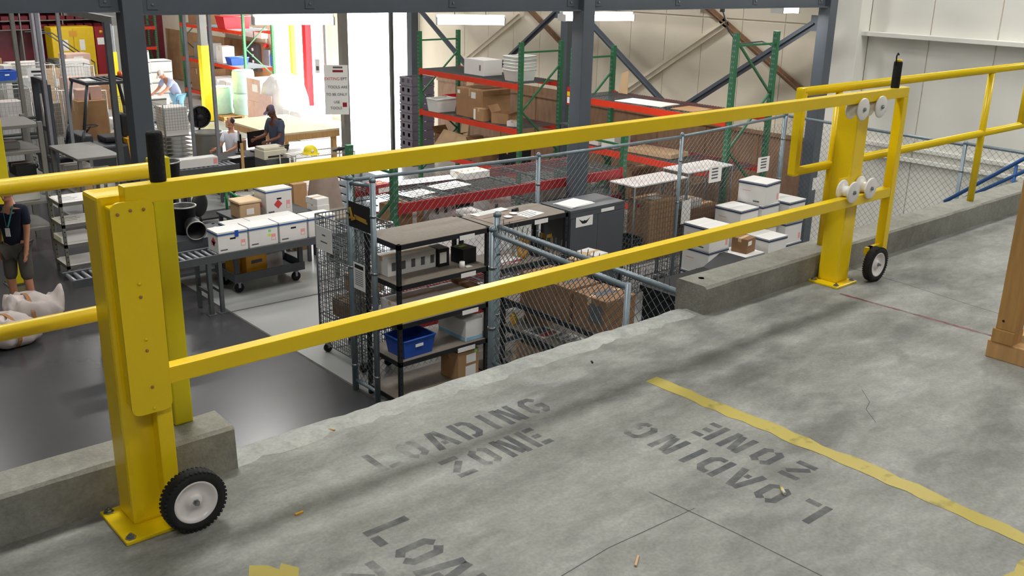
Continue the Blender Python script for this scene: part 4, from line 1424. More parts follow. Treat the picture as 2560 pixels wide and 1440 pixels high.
carton('tan carton at the end of the lower near cage shelf', 6.34, 7.0, LOW + .621, .3, .1, .2, 0, body='card_l')
wr2 = shelf_unit('black wire shelving with tan offcuts behind the near cage shelf', 7.0, 7.05, .8, .45, (1.45, 1.1, .6), -PI / 2 * 0, boards=False)
carton('long tan offcut carton on the black wire shelving', 7.3, 7.25, LOW + 1.447, .34, .12, .06, .3, body='card_l')
carton('flat grey carton on the black wire shelving', 7.55, 7.3, LOW + 1.447, .22, .28, .05, .1, body='white_box')
c = thing('garden_hose', 'coiled brass coloured hose on a dark reel inside the near cage', 'hose', (6.55, 5.0, LOW), 0)
for k in range(5):
    MB().lathe([(.16 - .012 * k, -.012), (.172 - .012 * k, 0), (.16 - .012 * k, .012), (.148 - .012 * k, 0), (.16 - .012 * k, -.012)], (0, -.08 + .035 * k, 1.2), 'Y', 22, close=True).build('hose_loop', 'gold', c)
MB().lathe([(.02, -.14), (.22, -.14), (.22, -.12), (.06, -.12), (.06, .12), (.22, .12), (.22, .14), (.02, .14)], (0, 0, 1.2), 'Y', 22).build('reel', 'black_plastic', c)
MB().box(-.05, .05, -.18, -.15, .0, 1.25).build('stand', 'black_metal', c)
MB().box(-.05, .05, .15, .18, .0, 1.25).build('stand', 'black_metal', c)
MB().box(-.25, .25, -.18, .18, 0, .03).build('stand_foot', 'black_metal', c)
cabs = thing('drop_side_bin', 'black hopper bin with one raised slanting side next to the curb end', 'bin', (9.34, 7.05, LOW))
MB().box(-.72, .62, -.4, .4, .12, .78, bev=.02).build('bin_body', 'black_plastic', cabs)
MB().box(-.75, .65, -.43, .43, .78, .86, bev=.01).build('bin_lid', 'black_plastic', cabs)
MB().hexa([(.45, -.42, .86), (.65, -.42, .86), (.65, .42, .86), (.45, .42, .86)], [(.78, -.42, .99), (.86, -.42, .99), (.86, .42, .99), (.78, .42, .99)]).build('raised_side', 'black_plastic', cabs)
casters(cabs, ((-.6, -.3), (.5, -.3), (-.6, .3), (.5, .3)), .06)

# ------------------------------------------------------------------ rolling cages with cartons behind the fence
wire_cage('rolling wire cage under a white film behind the fence, next to the red rack', 10.34, 8.95, 1.08, .46, 1.66, 0, (.55,), cover='clear_wrap')
wire_cage('rolling wire cage under a white film behind the fence, next to the wall rack', 11.42, 8.95, 1.0, .46, 1.72, 0, (.55,), cover='clear_wrap')
carton('large brown carton with shipping papers inside the wire cage behind the fence', 10.45, 8.96, LOW + .557, .56, .40, .84, .0, body='card', papers=(('top', .5, .4, .2, .16, 'paper'), ('top', .72, .75, .18, .08, 'paper'), ('left', .5, .9, .08, .05, 'red_ink')))
carton('brown carton behind the hanging sheet inside the farther wire cage', 11.4, 8.96, LOW + .557, .8, .38, .6, 0, body='card2')
carton('bright wrapped parcel on the carton inside the farther wire cage', 11.2, 8.96, LOW + 1.16, .4, .3, .12, .1, body='clear_wrap')
tote('black wire tray leaning by the large caged carton', 9.98, 8.95, LOW + .557, .24, .3, .34, 0, 'black_plastic')
o = MB().box(-.1, .1, -.003, .003, -.17, .17).build('packing_slip', 'paper')
o.location = (10.88, 8.69, LOW + 1.18)
tag(o, 'white packing slip hanging on the fence by the post', 'paper')

# ------------------------------------------------------------------ pile of white cartons in front of the fence corner
BW, BD, BH = .42, .44, .32
gname = 'white cartons piled in front of the fence corner'
pile = [
    (10.32, 7.86, 3, ('lower white carton with a navy band, left end of the pile', 'second white carton from the floor at the left end of the pile', 'third white carton from the floor at the left end of the pile', 'white carton with loose top flaps at the left end of the pile')),
    (11.45, 8.22, 3, ('bottom white carton behind the open one in the pile', 'second carton from the floor in the stack left of the topmost carton', 'third carton from the floor in the stack left of the topmost carton', 'top carton with a navy band in the stack left of the topmost carton')),
    (11.94, 8.22, 4, ('bottom carton of the tallest white stack', 'second carton of the tallest white stack', 'third carton of the tallest white stack', 'fourth carton of the tallest white stack', 'topmost white carton with a navy band, standing highest of the pile')),
    (12.47, 8.12, 3, ('bottom white carton of the stack by the grey column', 'upside down white carton with its navy band low, by the grey column', 'third white carton of the stack by the grey column', 'top white carton with a navy band of the stack by the grey column')),
    (11.5, 7.74, 2, ('bottom white carton of the short stack in front', 'second white carton of the short stack in front', 'top white carton with a navy band right of the small brown box')),
    (10.98, 7.74, 1, ('bottom white carton under the small brown box', 'white carton carrying the small brown box')),
]
for (x, y, top, labs) in pile:
    for k in range(top + 1):
        bh = .40 if x == 10.98 else BH
        file_box(labs[k], x + rnd(-.008, .008), y + rnd(-.008, .008), LOW + bh * k, BW, BD, bh - .002, (.12 if top == 4 and k == 4 else rnd(-.02, .02)), 'navy_ink', gname, 'white_carton', hole=False)
carton('small dark brown carton with a white label on the white cartons', 11.0, 7.74, LOW + .80, .24, .24, .2, .15, body='card2', papers=(('front', .3, .7, .1, .06, 'paper'), ('right', .5, .45, .16, .14, 'paper')))

# blue stair rails by the white wall
sr = thing('stair_railing', 'blue painted pipe railing of the stair along the white wall', 'railing', (12.3, 5.4, LOW))
MB().rod((0, .25, 1.72), (0, -1.5, 3.12), .024, n=10).build('top_pipe', 'blue_ink', sr)
MB().rod((0, .25, 1.64), (0, -1.5, 2.86), .022, n=10).build('mid_pipe', 'blue_ink', sr)
for y in (-.05, -.55, -1.05):
    MB().rod((0, y, .0), (0, y, 1.9 - y * .78), .02, n=8).build('railing_post', 'blue_ink', sr)
#%%FAR
# ------------------------------------------------------------------ wall racks
RA1 = rack('pallet_rack', 'green and orange red wall rack holding white tubs and a brown carton', (12.0, 16.84, LOW), -PI / 2, [(0.04, 3.15), (3.19, 3.15)], 1.07, (2.40, 1.57, .75), lo_brace=.3)
RA2 = rack('pallet_rack', 'green and orange red wall rack nearer the white wall, holding flat sheets', (12.0, 12.30, LOW), -PI / 2, [(0.0, 3.16), (3.36, 3.62)], 1.07, (2.36, 1.55, .72), lo_brace=.3)
o = thing('leaning_board', 'brown board leaning upright behind the upper red shelf by the crates', 'board', (13.45, 17.25, LOW))
MB().hexa([(-.02, -.12, 0), (0, -.12, 0), (0, .12, 0), (-.02, .12, 0)], [(.30, -.14, 2.3), (.32, -.14, 2.3), (.32, .1, 2.3), (.30, .1, 2.3)]).build('board', 'card_l', o)
MB().hexa([(-.03, -.12, .05), (-.021, -.12, .05), (-.021, .12, .05), (-.03, .12, .05)], [(-.02, -.12, .15), (-.011, -.12, .15), (-.011, .12, .15), (-.02, .12, .15)]).build('edge_strip', 'card', o)
t = thing('wall_cable', 'dark cable drooping from the brown wall brace to the tall green rack post', 'cable', (14.6, 11.2, LOW + 3.7))
MB().pipe([(0, 0, .1), (-.1, -.25, -.25), (-.4, -.7, -.42), (-1.0, -1.6, -.30), (-1.3, -2.1, -.34)], .012, 6).build('cable_run', 'steel_dark', t)
MB().box(-.03, .03, -.03, .03, .06, .14).build('cable_clip', 'steel_dark', t)
z1, z2, z3 = LOW + 2.41, LOW + 1.58, LOW + .76
carton('white carton with a hand hole on the top red shelf, well clear of the tubs', 12.45, 15.25, z1, .46, .62, .30, 0, body='white_box', tape=False, papers=(('left', .2, .5, .04, .11, 'print'),))
for k in range(5):
    tote(('lowest', 'second lowest', 'middle', 'second topmost', 'topmost')[k] + ' white tub nested in the stack beside the green post', 12.4, 14.1, z1 + .062 * k, .36, .52, .20, PI / 2, 'white_tote', 'nested white tubs', 'plastic_tub')
tote('red plastic tote behind the white one on the lower red shelf', 12.78, 16.5, z2, .36, .5, .26, PI / 2, 'red_plastic')
tote('white plastic tote in front of the red one on the lower red shelf', 12.22, 16.3, z2, .36, .52, .26, PI / 2, 'white_tote')
carton('tall brown carton with white labels in the middle of the lower red shelf', 12.5, 15.3, z2, .7, .85, .56, 0, papers=(('left', .35, .8, .14, .12, 'paper'), ('left', .9, .85, .08, .07, 'paper')), body='card')
carton('small brown carton with white ends in front of the tall brown carton', 12.1, 14.85, z2, .16, .3, .24, 0, papers=(('left', .9, .5, .06, .2, 'paper'),))
carton('torn open brown carton beside the small one on the lower red shelf', 12.3, 14.4, z2, .34, .38, .2, .3, open_top=True)
carton('crumpled white parcel at the green post end of the lower red shelf', 12.2, 14.0, z2, .2, .22, .1, .5, body='clear_wrap')
for k, (x, y, w, d, h, r, b, lab, op) in enumerate(((12.55, 16.5, .4, .45, .3, .1, 'card2', 'open brown carton under the lower red shelf next to the crates', True), (12.58, 15.62, .5, .5, .34, .0, 'card', 'brown carton under the lower red shelf behind the open ones', False),
                                                  (12.25, 15.0, .4, .45, .3, -.15, 'card2', 'open brown carton under the lower red shelf in the middle', True), (12.5, 14.3, .4, .5, .3, .0, 'black_plastic', 'black carton under the lower red shelf by the green post', False))):
    carton(lab, x, y, z3, w, d, h, r, body=b, open_top=op)
o = thing('cardboard_sheet', 'slanting brown cardboard sheet leaning out under the lower red shelf', 'cardboard', (12.15, 15.95, z3))
MB().hexa([(-.12, -.5, 0), (-.105, -.5, 0), (-.105, .5, 0), (-.12, .5, 0)], [(.12, -.5, .4), (.135, -.5, .4), (.135, .35, .44), (.12, .35, .44)]).build('sheet', 'card_l', o)
for (x, y, w, d, r, b, lab) in ((12.35, 10.85, .5, .95, .1, 'paper', 'white board lying flat on the top red shelf'), (12.4, 9.95, .5, .45, .05, 'card', 'brown cardboard sheet lying on the top red shelf next to the white board')):
    o = thing('flat_sheet', lab, 'sheet', (x, y, LOW + 2.37), r)
    MB().box(-w / 2, w / 2, -d / 2, d / 2, 0, .012, bev=.002).build('sheet', b, o)
    MB().box(-w * .3, w * .3, -d / 2 - .001, -d / 2 + .02, .012, .0126).build('edge_strip', 'card_l', o)
carton('white carton on the lower red shelf next to the column at the red rack', 12.3, 11.45, LOW + 1.56, .4, .3, .22, 0, body='white_box')
carton('white lilac carton behind the column at the red rack on the lower red shelf', 12.3, 11.85, LOW + 1.56, .4, .34, .22, 0, body='white_box')
carton('flat tan carton stack on the lower red shelf', 12.4, 10.6, LOW + 1.56, .5, .9, .07, .1, body='card_l', tape=False)
for (z, w, lab) in ((.73, .7, 'brown carton at the foot of the white wall end rack'), (.73, .5, 'brown carton standing in the middle under the lower shelf of the white wall end rack')):
    carton(lab, 12.5, 10.0 if w == .7 else 11.2, LOW + .73, .6, w, .5, 0, body='card2')
hang_sign('small red and yellow capacity plate on the green post by the column', (11.955, 12.3, LOW + 2.35), .07, .3, (-1, 0, 0), [(0, 1, 0, .2, 'red_plastic'), (0, 1, .25, .25, 'yellow'), (.1, .9, .55, .35, 'paper')], 'red_plastic', name='capacity_plate')
c = thing('spray_bottle', 'white spray bottle hanging by the green post of the wall rack', 'bottle', (12.7, 12.9, LOW + 1.72))
MB().lathe([(.04, 0), (.045, .02), (.045, .14), (.015, .19), (.015, .22)], n=16).build('bottle_body', 'white_tote', c)
MB().box(-.015, .05, -.012, .012, .22, .26, bev=.004).box(.02, .03, -.006, .006, .17, .22).build('spray_head', 'red_plastic', c)
tb = thing('small_stand', 'low steel stand between the two wall racks carrying the spray bottle', 'stand', (12.75, 12.95, LOW))
MB().box(-.2, .2, -.25, .2, 1.69, 1.718).build('top', 'steel_dark', tb)
for sx in (-.18, .18):
    for sy in (-.22, .18):
        MB().box(sx - .015, sx + .015, sy - .015, sy + .015, 0, 1.69).build('leg', 'steel_dark', tb)
o = thing('cardboard_sheet', 'brown cardboard piece standing upright behind the column on the top red shelf', 'cardboard', (12.9, 11.9, LOW + 2.37))
MB().hexa([(0, -.1, 0), (.01, -.1, 0), (.01, .12, 0), (0, .12, 0)], [(.05, -.06, .4), (.06, -.06, .4), (.06, .1, .34), (.05, .1, .34)]).build('sheet', 'card_l', o)

# stack of grey crates with cut-out sides beside the wall rack
def crate(label, x, y, z, w=.62, d=.5, h=.195):
    t = thing('plastic_crate', label, 'crate', (x, y, z), 0, 'stacked grey plum crates')
    k = .014
    mb = MB().box(-w / 2, w / 2, -d / 2, d / 2, 0, .012)
    for zz, hh in ((.012, .05), (h - .045, .043)):
        mb.box(-w / 2, w / 2, -d / 2, -d / 2 + k, zz, zz + hh).box(-w / 2, w / 2, d / 2 - k, d / 2, zz, zz + hh).box(-w / 2, -w / 2 + k, -d / 2 + k, d / 2 - k, zz, zz + hh).box(w / 2 - k, w / 2, -d / 2 + k, d / 2 - k, zz, zz + hh)
    mb.build('crate_rim', 'crate_grey', t)
    for s in (-1, 1):
        MB().box(-w / 2 + k, w / 2 - k, s * (d / 2 - k / 2) - k / 2, s * (d / 2 - k / 2) + k / 2, .062, h - .045).build('crate_side', 'crate_grey', t)
        for (a, c_) in ((-.5, -.3), (-.12, .12), (.3, .5)):
            MB().box(s * (w / 2 - k / 2) - k / 2, s * (w / 2 - k / 2) + k / 2, a * d + (k if a == -.5 else 0), c_ * d - (k if c_ == .5 else 0), .062, h - .045).build('crate_side_slat', 'crate_grey', t)
    return t


ORD = ('bottom', 'second', 'third', 'fourth', 'fifth', 'sixth', 'seventh', 'eighth', 'ninth', 'topmost')
for k in range(10):
    crate('grey plum crate with cut-out sides, ' + ORD[k] + (' of the stack by the dock door' if k in (0, 9) else ' from the floor, by the dock door'), 13.2, 18.55, LOW + .202 * k)

# dock sign on its post
ps = column('steel_post', 'grey steel post carrying the white dock sign', (11.72, 19.25, LOW), 5.4, .16, 'machine_grey')
nrm = Vector((-.55, -.83, 0))
sgn = hang_sign('white dock sign with red and black lettering before the open dock door', (11.42, 19.1, LOW + 1.76), .52, 1.08, nrm, [(.38, .78, .03, .035, 'print'), (.36, .8, .1, .045, 'lock_red'), (.74, .92, .755, .09, 'lock_red')])
off = nrm.normalized() * .003
uu = Vector((0, 0, 1)).cross(nrm.normalized())
for (s, u, v, sz_, m_) in (('EXITING', -.09, .24, .088, 'red_ink'), ('EPT', .165, .24, .088, 'ink'), ('TOOLS ARE', .03, .06, .082, 'ink'), ('TO BE ONLY', .0, -.1, .08, 'ink'), ('USE', .0, -.27, .08, 'ink'), ('TOOLS', -.02, -.4, .08, 'ink')):
    text_on(sgn, s, sz_, sign_mtx(nrm, off + uu * u + Vector((0, 0, v))), m_)
hang_sign('narrow white tag hanging beside the white dock sign', (11.2, 19.5, LOW + 2.25), .1, .3, nrm, [(.2, .8, .5, .3, 'print')])

# dock door frames, rolled doors and guards
for (d0, d1, lab) in ((D1[0], D1[1], 'wide open dock door nearest the crates'), (D2[0], D2[1], 'open dock door by the red post')):
    t = tag(bpy.data.objects.new('door_1' if d0 < 22 else 'door_2', None), lab, None, None, 'structure')
    COL.objects.link(t)
    MB().box(WX - .06, WX + .262, d0 - .09, d0 + .012, LOW, DH + .08).build('door_jamb', 'white_wall', t)
    MB().box(WX - .06, WX + .262, d1 - .012, d1 + .09, LOW, DH + .08).build('door_jamb', 'white_wall', t)
    MB().box(WX - .06, WX + .262, d0 + .013, d1 - .013, DH - .012, DH + .08).build('door_head', 'white_wall', t)
    for k in range(3):
        MB().box(WX - 1.0 + .34 * k, WX - .7 + .34 * k, d0, d1, DH + .1, DH + .15).build('raised_door_panel', 'white_wall', t)
    MB().box(WX - .12, WX - .06, d0 - .06, d0 - .02, LOW, DH).build('door_track', 'galv', t)
    MB().box(WX - .12, WX - .06, d1 + .02, d1 + .06, LOW, DH).build('door_track', 'galv', t)
g = thing('door_guard', 'red guard post beside the farther open dock door', 'guard', (14.7, 26.15, LOW))
MB().box(-.1, .1, -.1, .1, .0, 3.0, bev=.01).build('post', 'red_plastic', g)
MB().box(-.11, .11, -.11, .11, .0, .3).build('yellow_foot', 'yellow_flat', g)
g = thing('door_guard', 'slim yellow guard post where the brown wall panels end', 'guard', (14.8, 27.2, LOW))
MB().box(-.08, .08, -.05, .05, .0, 3.6, bev=.01).build('post', 'yellow_flat', g)
MB().box(-.12, .12, -.12, .12, 0, .02).build('foot_plate', 'yellow_flat', g)
# brown wall panels, pipes, switch boxes beyond the doors
pw = thing('plywood_wainscot', 'brown plywood sheets on the wall beyond the dock doors behind the wrapped pallets', 'wall lining', (WX, 29.15, LOW))
for i in range(7):
    MB().box(-.045, -.021, 1.22 * i, 1.22 * i + 1.21, .02, 1.85).build('plywood_sheet', 'card', pw)
pd = thing('wall_duct', 'pale duct running along the wall above the brown plywood sheets', 'duct', (WX - .28, 29.2, LOW + 2.05))
MB().box(-.1, .12, 0, 3.4, 0, .3, bev=.01).build('duct_run', 'white_wall', pd)
for k in range(3):
    MB().box(-.11, .13, .5 + k * 1.1, .56 + k * 1.1, -.01, .31).build('duct_band', 'galv', pd)
eb = thing('electrical_panel', 'dark electrical panel with round dials on the brown plywood sheets', 'panel', (WX - .05, 30.35, LOW + .95))
MB().box(-.16, 0, -.42, .42, 0, .85, bev=.01).build('case', 'grey_cab', eb)
for k in range(4):
    MB().lathe([(.05, 0), (.05, -.03), (.001, -.035)], (-.16, -.15, .12 + .19 * k), 'X', 14).build('dial', 'paper', eb)
sb = thing('switch_box', 'grey switch box with a red lamp above it beside the dark panel', 'switch', (WX - .05, 29.35, LOW + 1.1))
MB().box(-.14, 0, -.2, .2, 0, .6, bev=.01).build('case', 'galv', sb)
MB().box(-.1, 0, -.32, -.2, .1, .45).build('blue_side_box', 'blue_plastic', sb)
MB().lathe([(.06, 0), (.06, -.1), (.03, -.13), (.001, -.13)], (-.02, .1, .72), 'X', 12).build('alarm_bell', 'red_plastic', sb)
MB().rod((-.05, .1, .78), (-.05, .1, 2.0), .02, n=8).build('conduit', 'white_wall', sb)

# far wall rack by the dock doors
RB = rack('pallet_rack', 'green rack against the far wall panels with a red tub on top', (13.45, 32.2, LOW), -PI / 2, [(0, 3.1), (4.5, 3.1)], 1.0, (2.4, 1.32, .3), lo_brace=.3)
tote('red plastic tub on top of the far green rack', 13.8, 29.0, LOW + 2.41, .6, .9, .36, PI / 2, 'red_plastic')
tote('blue plastic tub on the lower level of the far green rack', 13.8, 28.9, LOW + 1.33, .4, .6, .22, PI / 2, 'blue_plastic')
carton('white drum shaped carton beside the blue tub on the far green rack', 13.8, 29.7, LOW + 1.33, .4, .45, .5, 0, body='white_box')
carton('grey carton at the far end of the lower level of the far green rack', 13.9, 31.2, LOW + 1.33, .6, .8, .5, 0, body='machine_grey')
for k, (y, w, b, lab) in enumerate(((31.3, .9, 'card2', 'brown carton at the foot of the far green rack'), (30.2, .8, 'white_box', 'white carton at the foot of the far green rack'), (29.2, .8, 'white_box', 'white carton with a red pallet edge below the far green rack'))):
    carton(lab, 13.9, y, LOW + .31, .8, w, .5 if k else .7, 0, body=b)
carton('large brown carton standing on the top of the far green rack', 13.95, 31.4, LOW + 2.41, .7, .9, .6, 0, body='card2')

# wrapped pallets in the dock light
def pallet(label, x, y, rz=0):
    t = thing('wooden_pallet', label, 'pallet', (x, y, LOW), rz)
    for k in range(5):
        yy = -.5 + .25 * k
        MB().box(-.6, .6, yy - .05, yy + .05, .11, .13).build('deck_board', 'wood_light', t)
    for xx in (-.55, 0, .55):
        MB().box(xx - .04, xx + .04, -.55, .55, .02, .11).build('stringer', 'wood', t)
    for yy in (-.5, 0, .5):
        MB().box(-.6, .6, yy - .05, yy + .05, 0, .02).build('bottom_board', 'wood_light', t)
    return t


pallet('pallet under the mint wrapped drums', 12.8, 27.2)
pallet('pallet under the pinkish cartons in the dock light', 12.95, 25.5)
pallet('pallet under the bulging white wrapped load', 12.85, 24.2)
for (x, y, r, zz, h, lab) in ((12.5, 27.42, .34, .131, .75, 'front mint wrapped drum on the pallet'), (12.98, 26.88, .32, .131, .6, 'lower mint wrapped drum beside the pinkish cartons'), (12.98, 26.88, .32, .757, .62, 'upper mint wrapped drum beside the pinkish cartons')):
    t = thing('wrapped_drum', lab, 'drum', (x, y, LOW + zz))
    MB().lathe([(r * .96, 0), (r, .03), (r * .97, h * .33), (r, h * .36), (r * .97, h * .66), (r, h * .7), (r * .97, h - .03), (r * .9, h)], n=24).build('drum_body', 'mint', t)
    MB().lathe([(r * .92, h), (r * .92, h + .02), (.01, h + .025)], n=24).build('drum_lid', 'mint', t)
carton('lower pinkish carton on the pallet between the drums and the white load', 12.95, 25.5, LOW + .131, .72, .8, .55, 0, body='pinkbox')
carton('upper pinkish carton with a white label on the pallet', 12.95, 25.5, LOW + .683, .7, .76, .62, .03, body='pinkbox', papers=(('left', .4, .6, .3, .2, 'paper'),))
t = thing('wrapped_load', 'bulging load in white shrink wrap on the pallet nearest the glare', 'wrapped load', (12.85, 24.2, LOW + .131))
mb = MB()
for k, (zz, w, d) in enumerate(((.02, .58, .56), (.4, .6, .57), (.8, .56, .54), (1.15, .5, .45), (1.38, .3, .28), (1.42, .1, .1))):
    ring = []
    for i in range(20):
        a = 2 * PI * i / 20
        ex = lambda c_: math.copysign(abs(c_) ** .6, c_)
        ring.append(mb.bm.verts.new((ex(math.cos(a)) * w * rnd(.96, 1.03), ex(math.sin(a)) * d * rnd(.96, 1.03), zz + rnd(-.02, .02))))
    if k:
        for i in range(20):
            f = mb.bm.faces.new((pv[i], pv[(i + 1) % 20], ring[(i + 1) % 20], ring[i]))
            f.smooth = True
    else:
        mb.bm.faces.new(list(reversed(ring)))
    pv = ring
mb.bm.faces.new(pv)
mb.build('wrap', 'clear_wrap', t)
MB().box(-.595, -.585, -.4, .3, .1, .9).build('carton_face', 'pinkbox', t)
t = thing('wrapped_load', 'low white wrapped load on the floor between the pallets and the dock door', 'wrapped load', (12.9, 23.1, LOW))
MB().box(-.5, .5, -.45, .45, .0, .75, bev=.06).build('wrap', 'clear_wrap', t)
MB().box(-.52, .52, -.02, .02, .05, .76).build('band', 'paper', t)

# far end: lockers, red shelving
lk = thing('safety_cabinet', 'tall yellow double door cabinet against the far wall', 'cabinet', (11.43, 36.95, LOW))
MB().box(-.72, .72, -.3, .4, .05, 2.05, bev=.02).build('body', 'lock_yellow', lk)
for s in (-1, 1):
    dr = MB().box(min(.01 * s, .71 * s), max(.01 * s, .71 * s), -.33, -.302, .1, 2.0, bev=.008).build('door', 'lock_yellow', lk)
    MB().box(.28 * s - .09, .28 * s + .09, -.334, -.331, 1.25, 1.62).build('notice', 'paper', dr)
MB().box(-.13, .13, -.336, -.331, 1.72, 1.92).build('warning_mark', 'amber', lk)
MB().box(.3, .42, -.36, -.331, .98, 1.1).build('latch', 'black_plastic', lk)
lk = thing('red_locker', 'narrow dark red cabinet with a white notice beside the yellow cabinet', 'cabinet', (12.4, 36.98, LOW))
MB().box(-.22, .22, -.3, .35, .05, 2.03, bev=.015).build('body', 'lock_red', lk)
dr = MB().box(-.215, .215, -.325, -.302, .1, 1.98, bev=.006).build('door', 'lock_red', lk)
MB().box(-.15, .15, -.329, -.326, 1.42, 1.66).build('notice', 'paper', dr)
MB().lathe([(.06, 0), (.06, -.012), (.001, -.014)], (0, -.326, 1.86), 'Y', 16).build('emblem', 'amber', dr)
rs = rack('pallet_rack', 'red rack in the far corner behind the leaning pale boards', (12.75, 36.3, LOW), 0, [(0, 2.4), (1.5, 2.4)], .8, (2.02, 1.3, .6), lo_brace=.3)
for k, (xx, h, b, lab) in enumerate(((13.05, .45, 'lock_red', 'dark red carton on the upper level of the far corner rack'), (13.05, .4, 'card2', 'brown carton on the middle level of the far corner rack'))):
    carton(lab, xx, 36.7, LOW + (2.03 if k == 0 else 1.31), .5, .5, h, 0, body=b)
for k, (xx, lab) in enumerate(((12.28, 'pale board with a white label leaning in the far corner'), (12.42, 'second pale board leaning in the far corner'))):
    t = thing('leaning_board', lab, 'board', (xx, 34.2 + .1 * k, LOW))
    MB().hexa([(-.1, -.03, 0), (.1, -.03, 0), (.1, .03, 0), (-.1, .03, 0)], [(-.06, .2, 1.8 - .1 * k), (.14, .2, 1.8 - .1 * k), (.14, .26, 1.8 - .1 * k), (-.06, .26, 1.8 - .1 * k)]).build('board', 'wood_light', t)
    MB().hexa([(-.06, .07, 1.0), (.09, .07, 1.0), (.09, .075, 1.0), (-.06, .075, 1.0)], [(-.03, .13, 1.5), (.11, .13, 1.5), (.11, .135, 1.5), (-.03, .135, 1.5)]).build('notice', 'paper', t)
# bank of small dark red bins high on the far wall
bb = thing('bin_shelving', 'long bank of dark red parts bins high along the far wall', 'shelving', (7.2, 37.72, LOW))
for zz in (1.95, 2.25, 2.55, 2.85):
    MB().box(0, 5.6, -.25, .25, zz - .025, zz).build('shelf', 'machine_grey', bb)
for xx in (0, 1.4, 2.8, 4.2, 5.6):
    MB().box(xx - .02, xx + .02, -.24, .24, 0, 2.9).build('post', 'machine_grey', bb)
b0 = None
for zz in (1.955, 2.255, 2.555):
    for k in range(18):
        if b0 is None:
            b0 = MB().hexa([(0, -.24, 0), (.24, -.24, 0), (.24, .2, 0), (0, .2, 0)], [(0, -.26, .13), (.24, -.26, .13), (.24, .2, .2), (0, .2, .2)]).build('bin', 'bin_red', bb)
            c = b0
        else:
            c = b0.copy()
            COL.objects.link(c)
            c.parent = bb
        c.location = (.06 + .306 * k, 0, zz)
# steel stair and platform rails at the far left
st = thing('steel_stair', 'small steel stair with blue grey rails in front of the yellow cabinet', 'stair', (10.2, 35.2, LOW))
for k in range(5):
    MB().box(.25 * k, .25 * k + .28, -.4, .4, 1.1 - .22 * k, 1.13 - .22 * k).build('tread', 'steel_dark', st)
for yy in (-.42, .42):
    MB().bar((0, yy, 1.1), (1.3, yy, .1), .03, .12).build('stringer', 'steel_dark', st)
    MB().pipe([(-.6, yy, 2.0), (0, yy, 2.0), (1.25, yy, 1.0), (1.25, yy, .1)], .02, 8).build('handrail', 'steel_dark', st)

# yellow guarded columns and thin silver posts
column('steel_column', 'far grey steel column with a yellow guard, left of the nearest grey column', (13.0, 37.2, LOW) if False else (9.55, 27.2, LOW), 5.4, .16, 'machine_grey', guard=None)
cg = column('steel_column', 'grey steel column with a tall yellow guard near the mint wrapped drums', (11.9, 27.0, LOW), 5.4, .2, 'machine_grey', guard=2.12)
cg = column('steel_column', 'grey steel column with a yellow guard left of the nearest column, behind the forklift', (9.35, 27.0, LOW), 5.4, .17, 'silver_pole', guard=2.05)
cg = column('steel_column', 'yellow guarded column at the left edge behind the man in the navy shirt', (3.4, 14.75, LOW), 5.4, .15, 'steel_dark', guard=2.42)
cg = column('steel_column', 'pale lilac steel column at the left beside the yellow cabinet', (7.55, 27.0, LOW), 5.4, .2, 'silver_pole')
for (x, y, r, m_, lab) in ((5.68, 16.5, .045, 'steel_dark', 'dark steel post standing by the grey work table'), (8.02, 19.0, .03, 'silver_pole', 'thin silver post in front of the grey barrel'), (8.02, 17.86, .03, 'silver_pole', 'thin silver post beside the seated person'),
                          (5.2, 20.0, .035, 'machine_grey', 'thin grey post at the far left, leftmost of the three'), (5.62, 20.0, .03, 'silver_pole', 'thin silver post at the far left, middle of the three'), (6.0, 20.0, .03, 'silver_pole', 'thin silver post at the far left, nearest the forklift'),
                          (13.23, 19.6, .04, 'steel_dark', 'thin dark post standing before the glaring dock door beside the crates')):
    t = thing('steel_post', lab, 'post', (x, y, LOW))
    MB().box(-r, r, -r, r, .01, 5.4, bev=.004).build('shaft', m_, t)
    MB().box(-r * 2.4, r * 2.4, -r * 2.4, r * 2.4, 0, .01).build('base_plate', m_, t)

# ------------------------------------------------------------------ people
def skin(name, V, E, root, m_, parent, sub=1, extra=None):
    me = bpy.data.meshes.new(name)
    keys = list(V)
    me.from_pydata([V[k][0] for k in keys], [(keys.index(a), keys.index(b)) for a, b in E], [])
    o = bpy.data.objects.new(name, me)
    COL.objects.link(o)
    sm = o.modifiers.new('skin', 'SKIN')
    sm.use_smooth_shade = True
    for i, k in enumerate(keys):
        r = V[k][1]
        sv = me.skin_vertices[0].data[i]
        sv.radius = r if isinstance(r, tuple) else (r, r)
        sv.use_root = k == root
    s2 = o.modifiers.new('sub', 'SUBSURF')
    s2.levels = sub
    s2.render_levels = sub
    dg = bpy.context.evaluated_depsgraph_get()
    res = bpy.data.meshes.new_from_object(o.evaluated_get(dg))
    bpy.data.objects.remove(o)
    bm = bmesh.new()
    bm.from_mesh(res)
    if extra:
        h = MB()
        h.bm.free()
        h.bm = bm
        extra(h)
    for f in bm.faces:
        f.smooth = True
    bm.to_mesh(res)
    bm.free()
    res.materials.clear()
    for q in (m_ if isinstance(m_, (list, tuple)) else [m_]):
        res.materials.append(M[q])
    n = bpy.data.objects.new(name, res)
    COL.objects.link(n)
    n.parent = parent
    return n


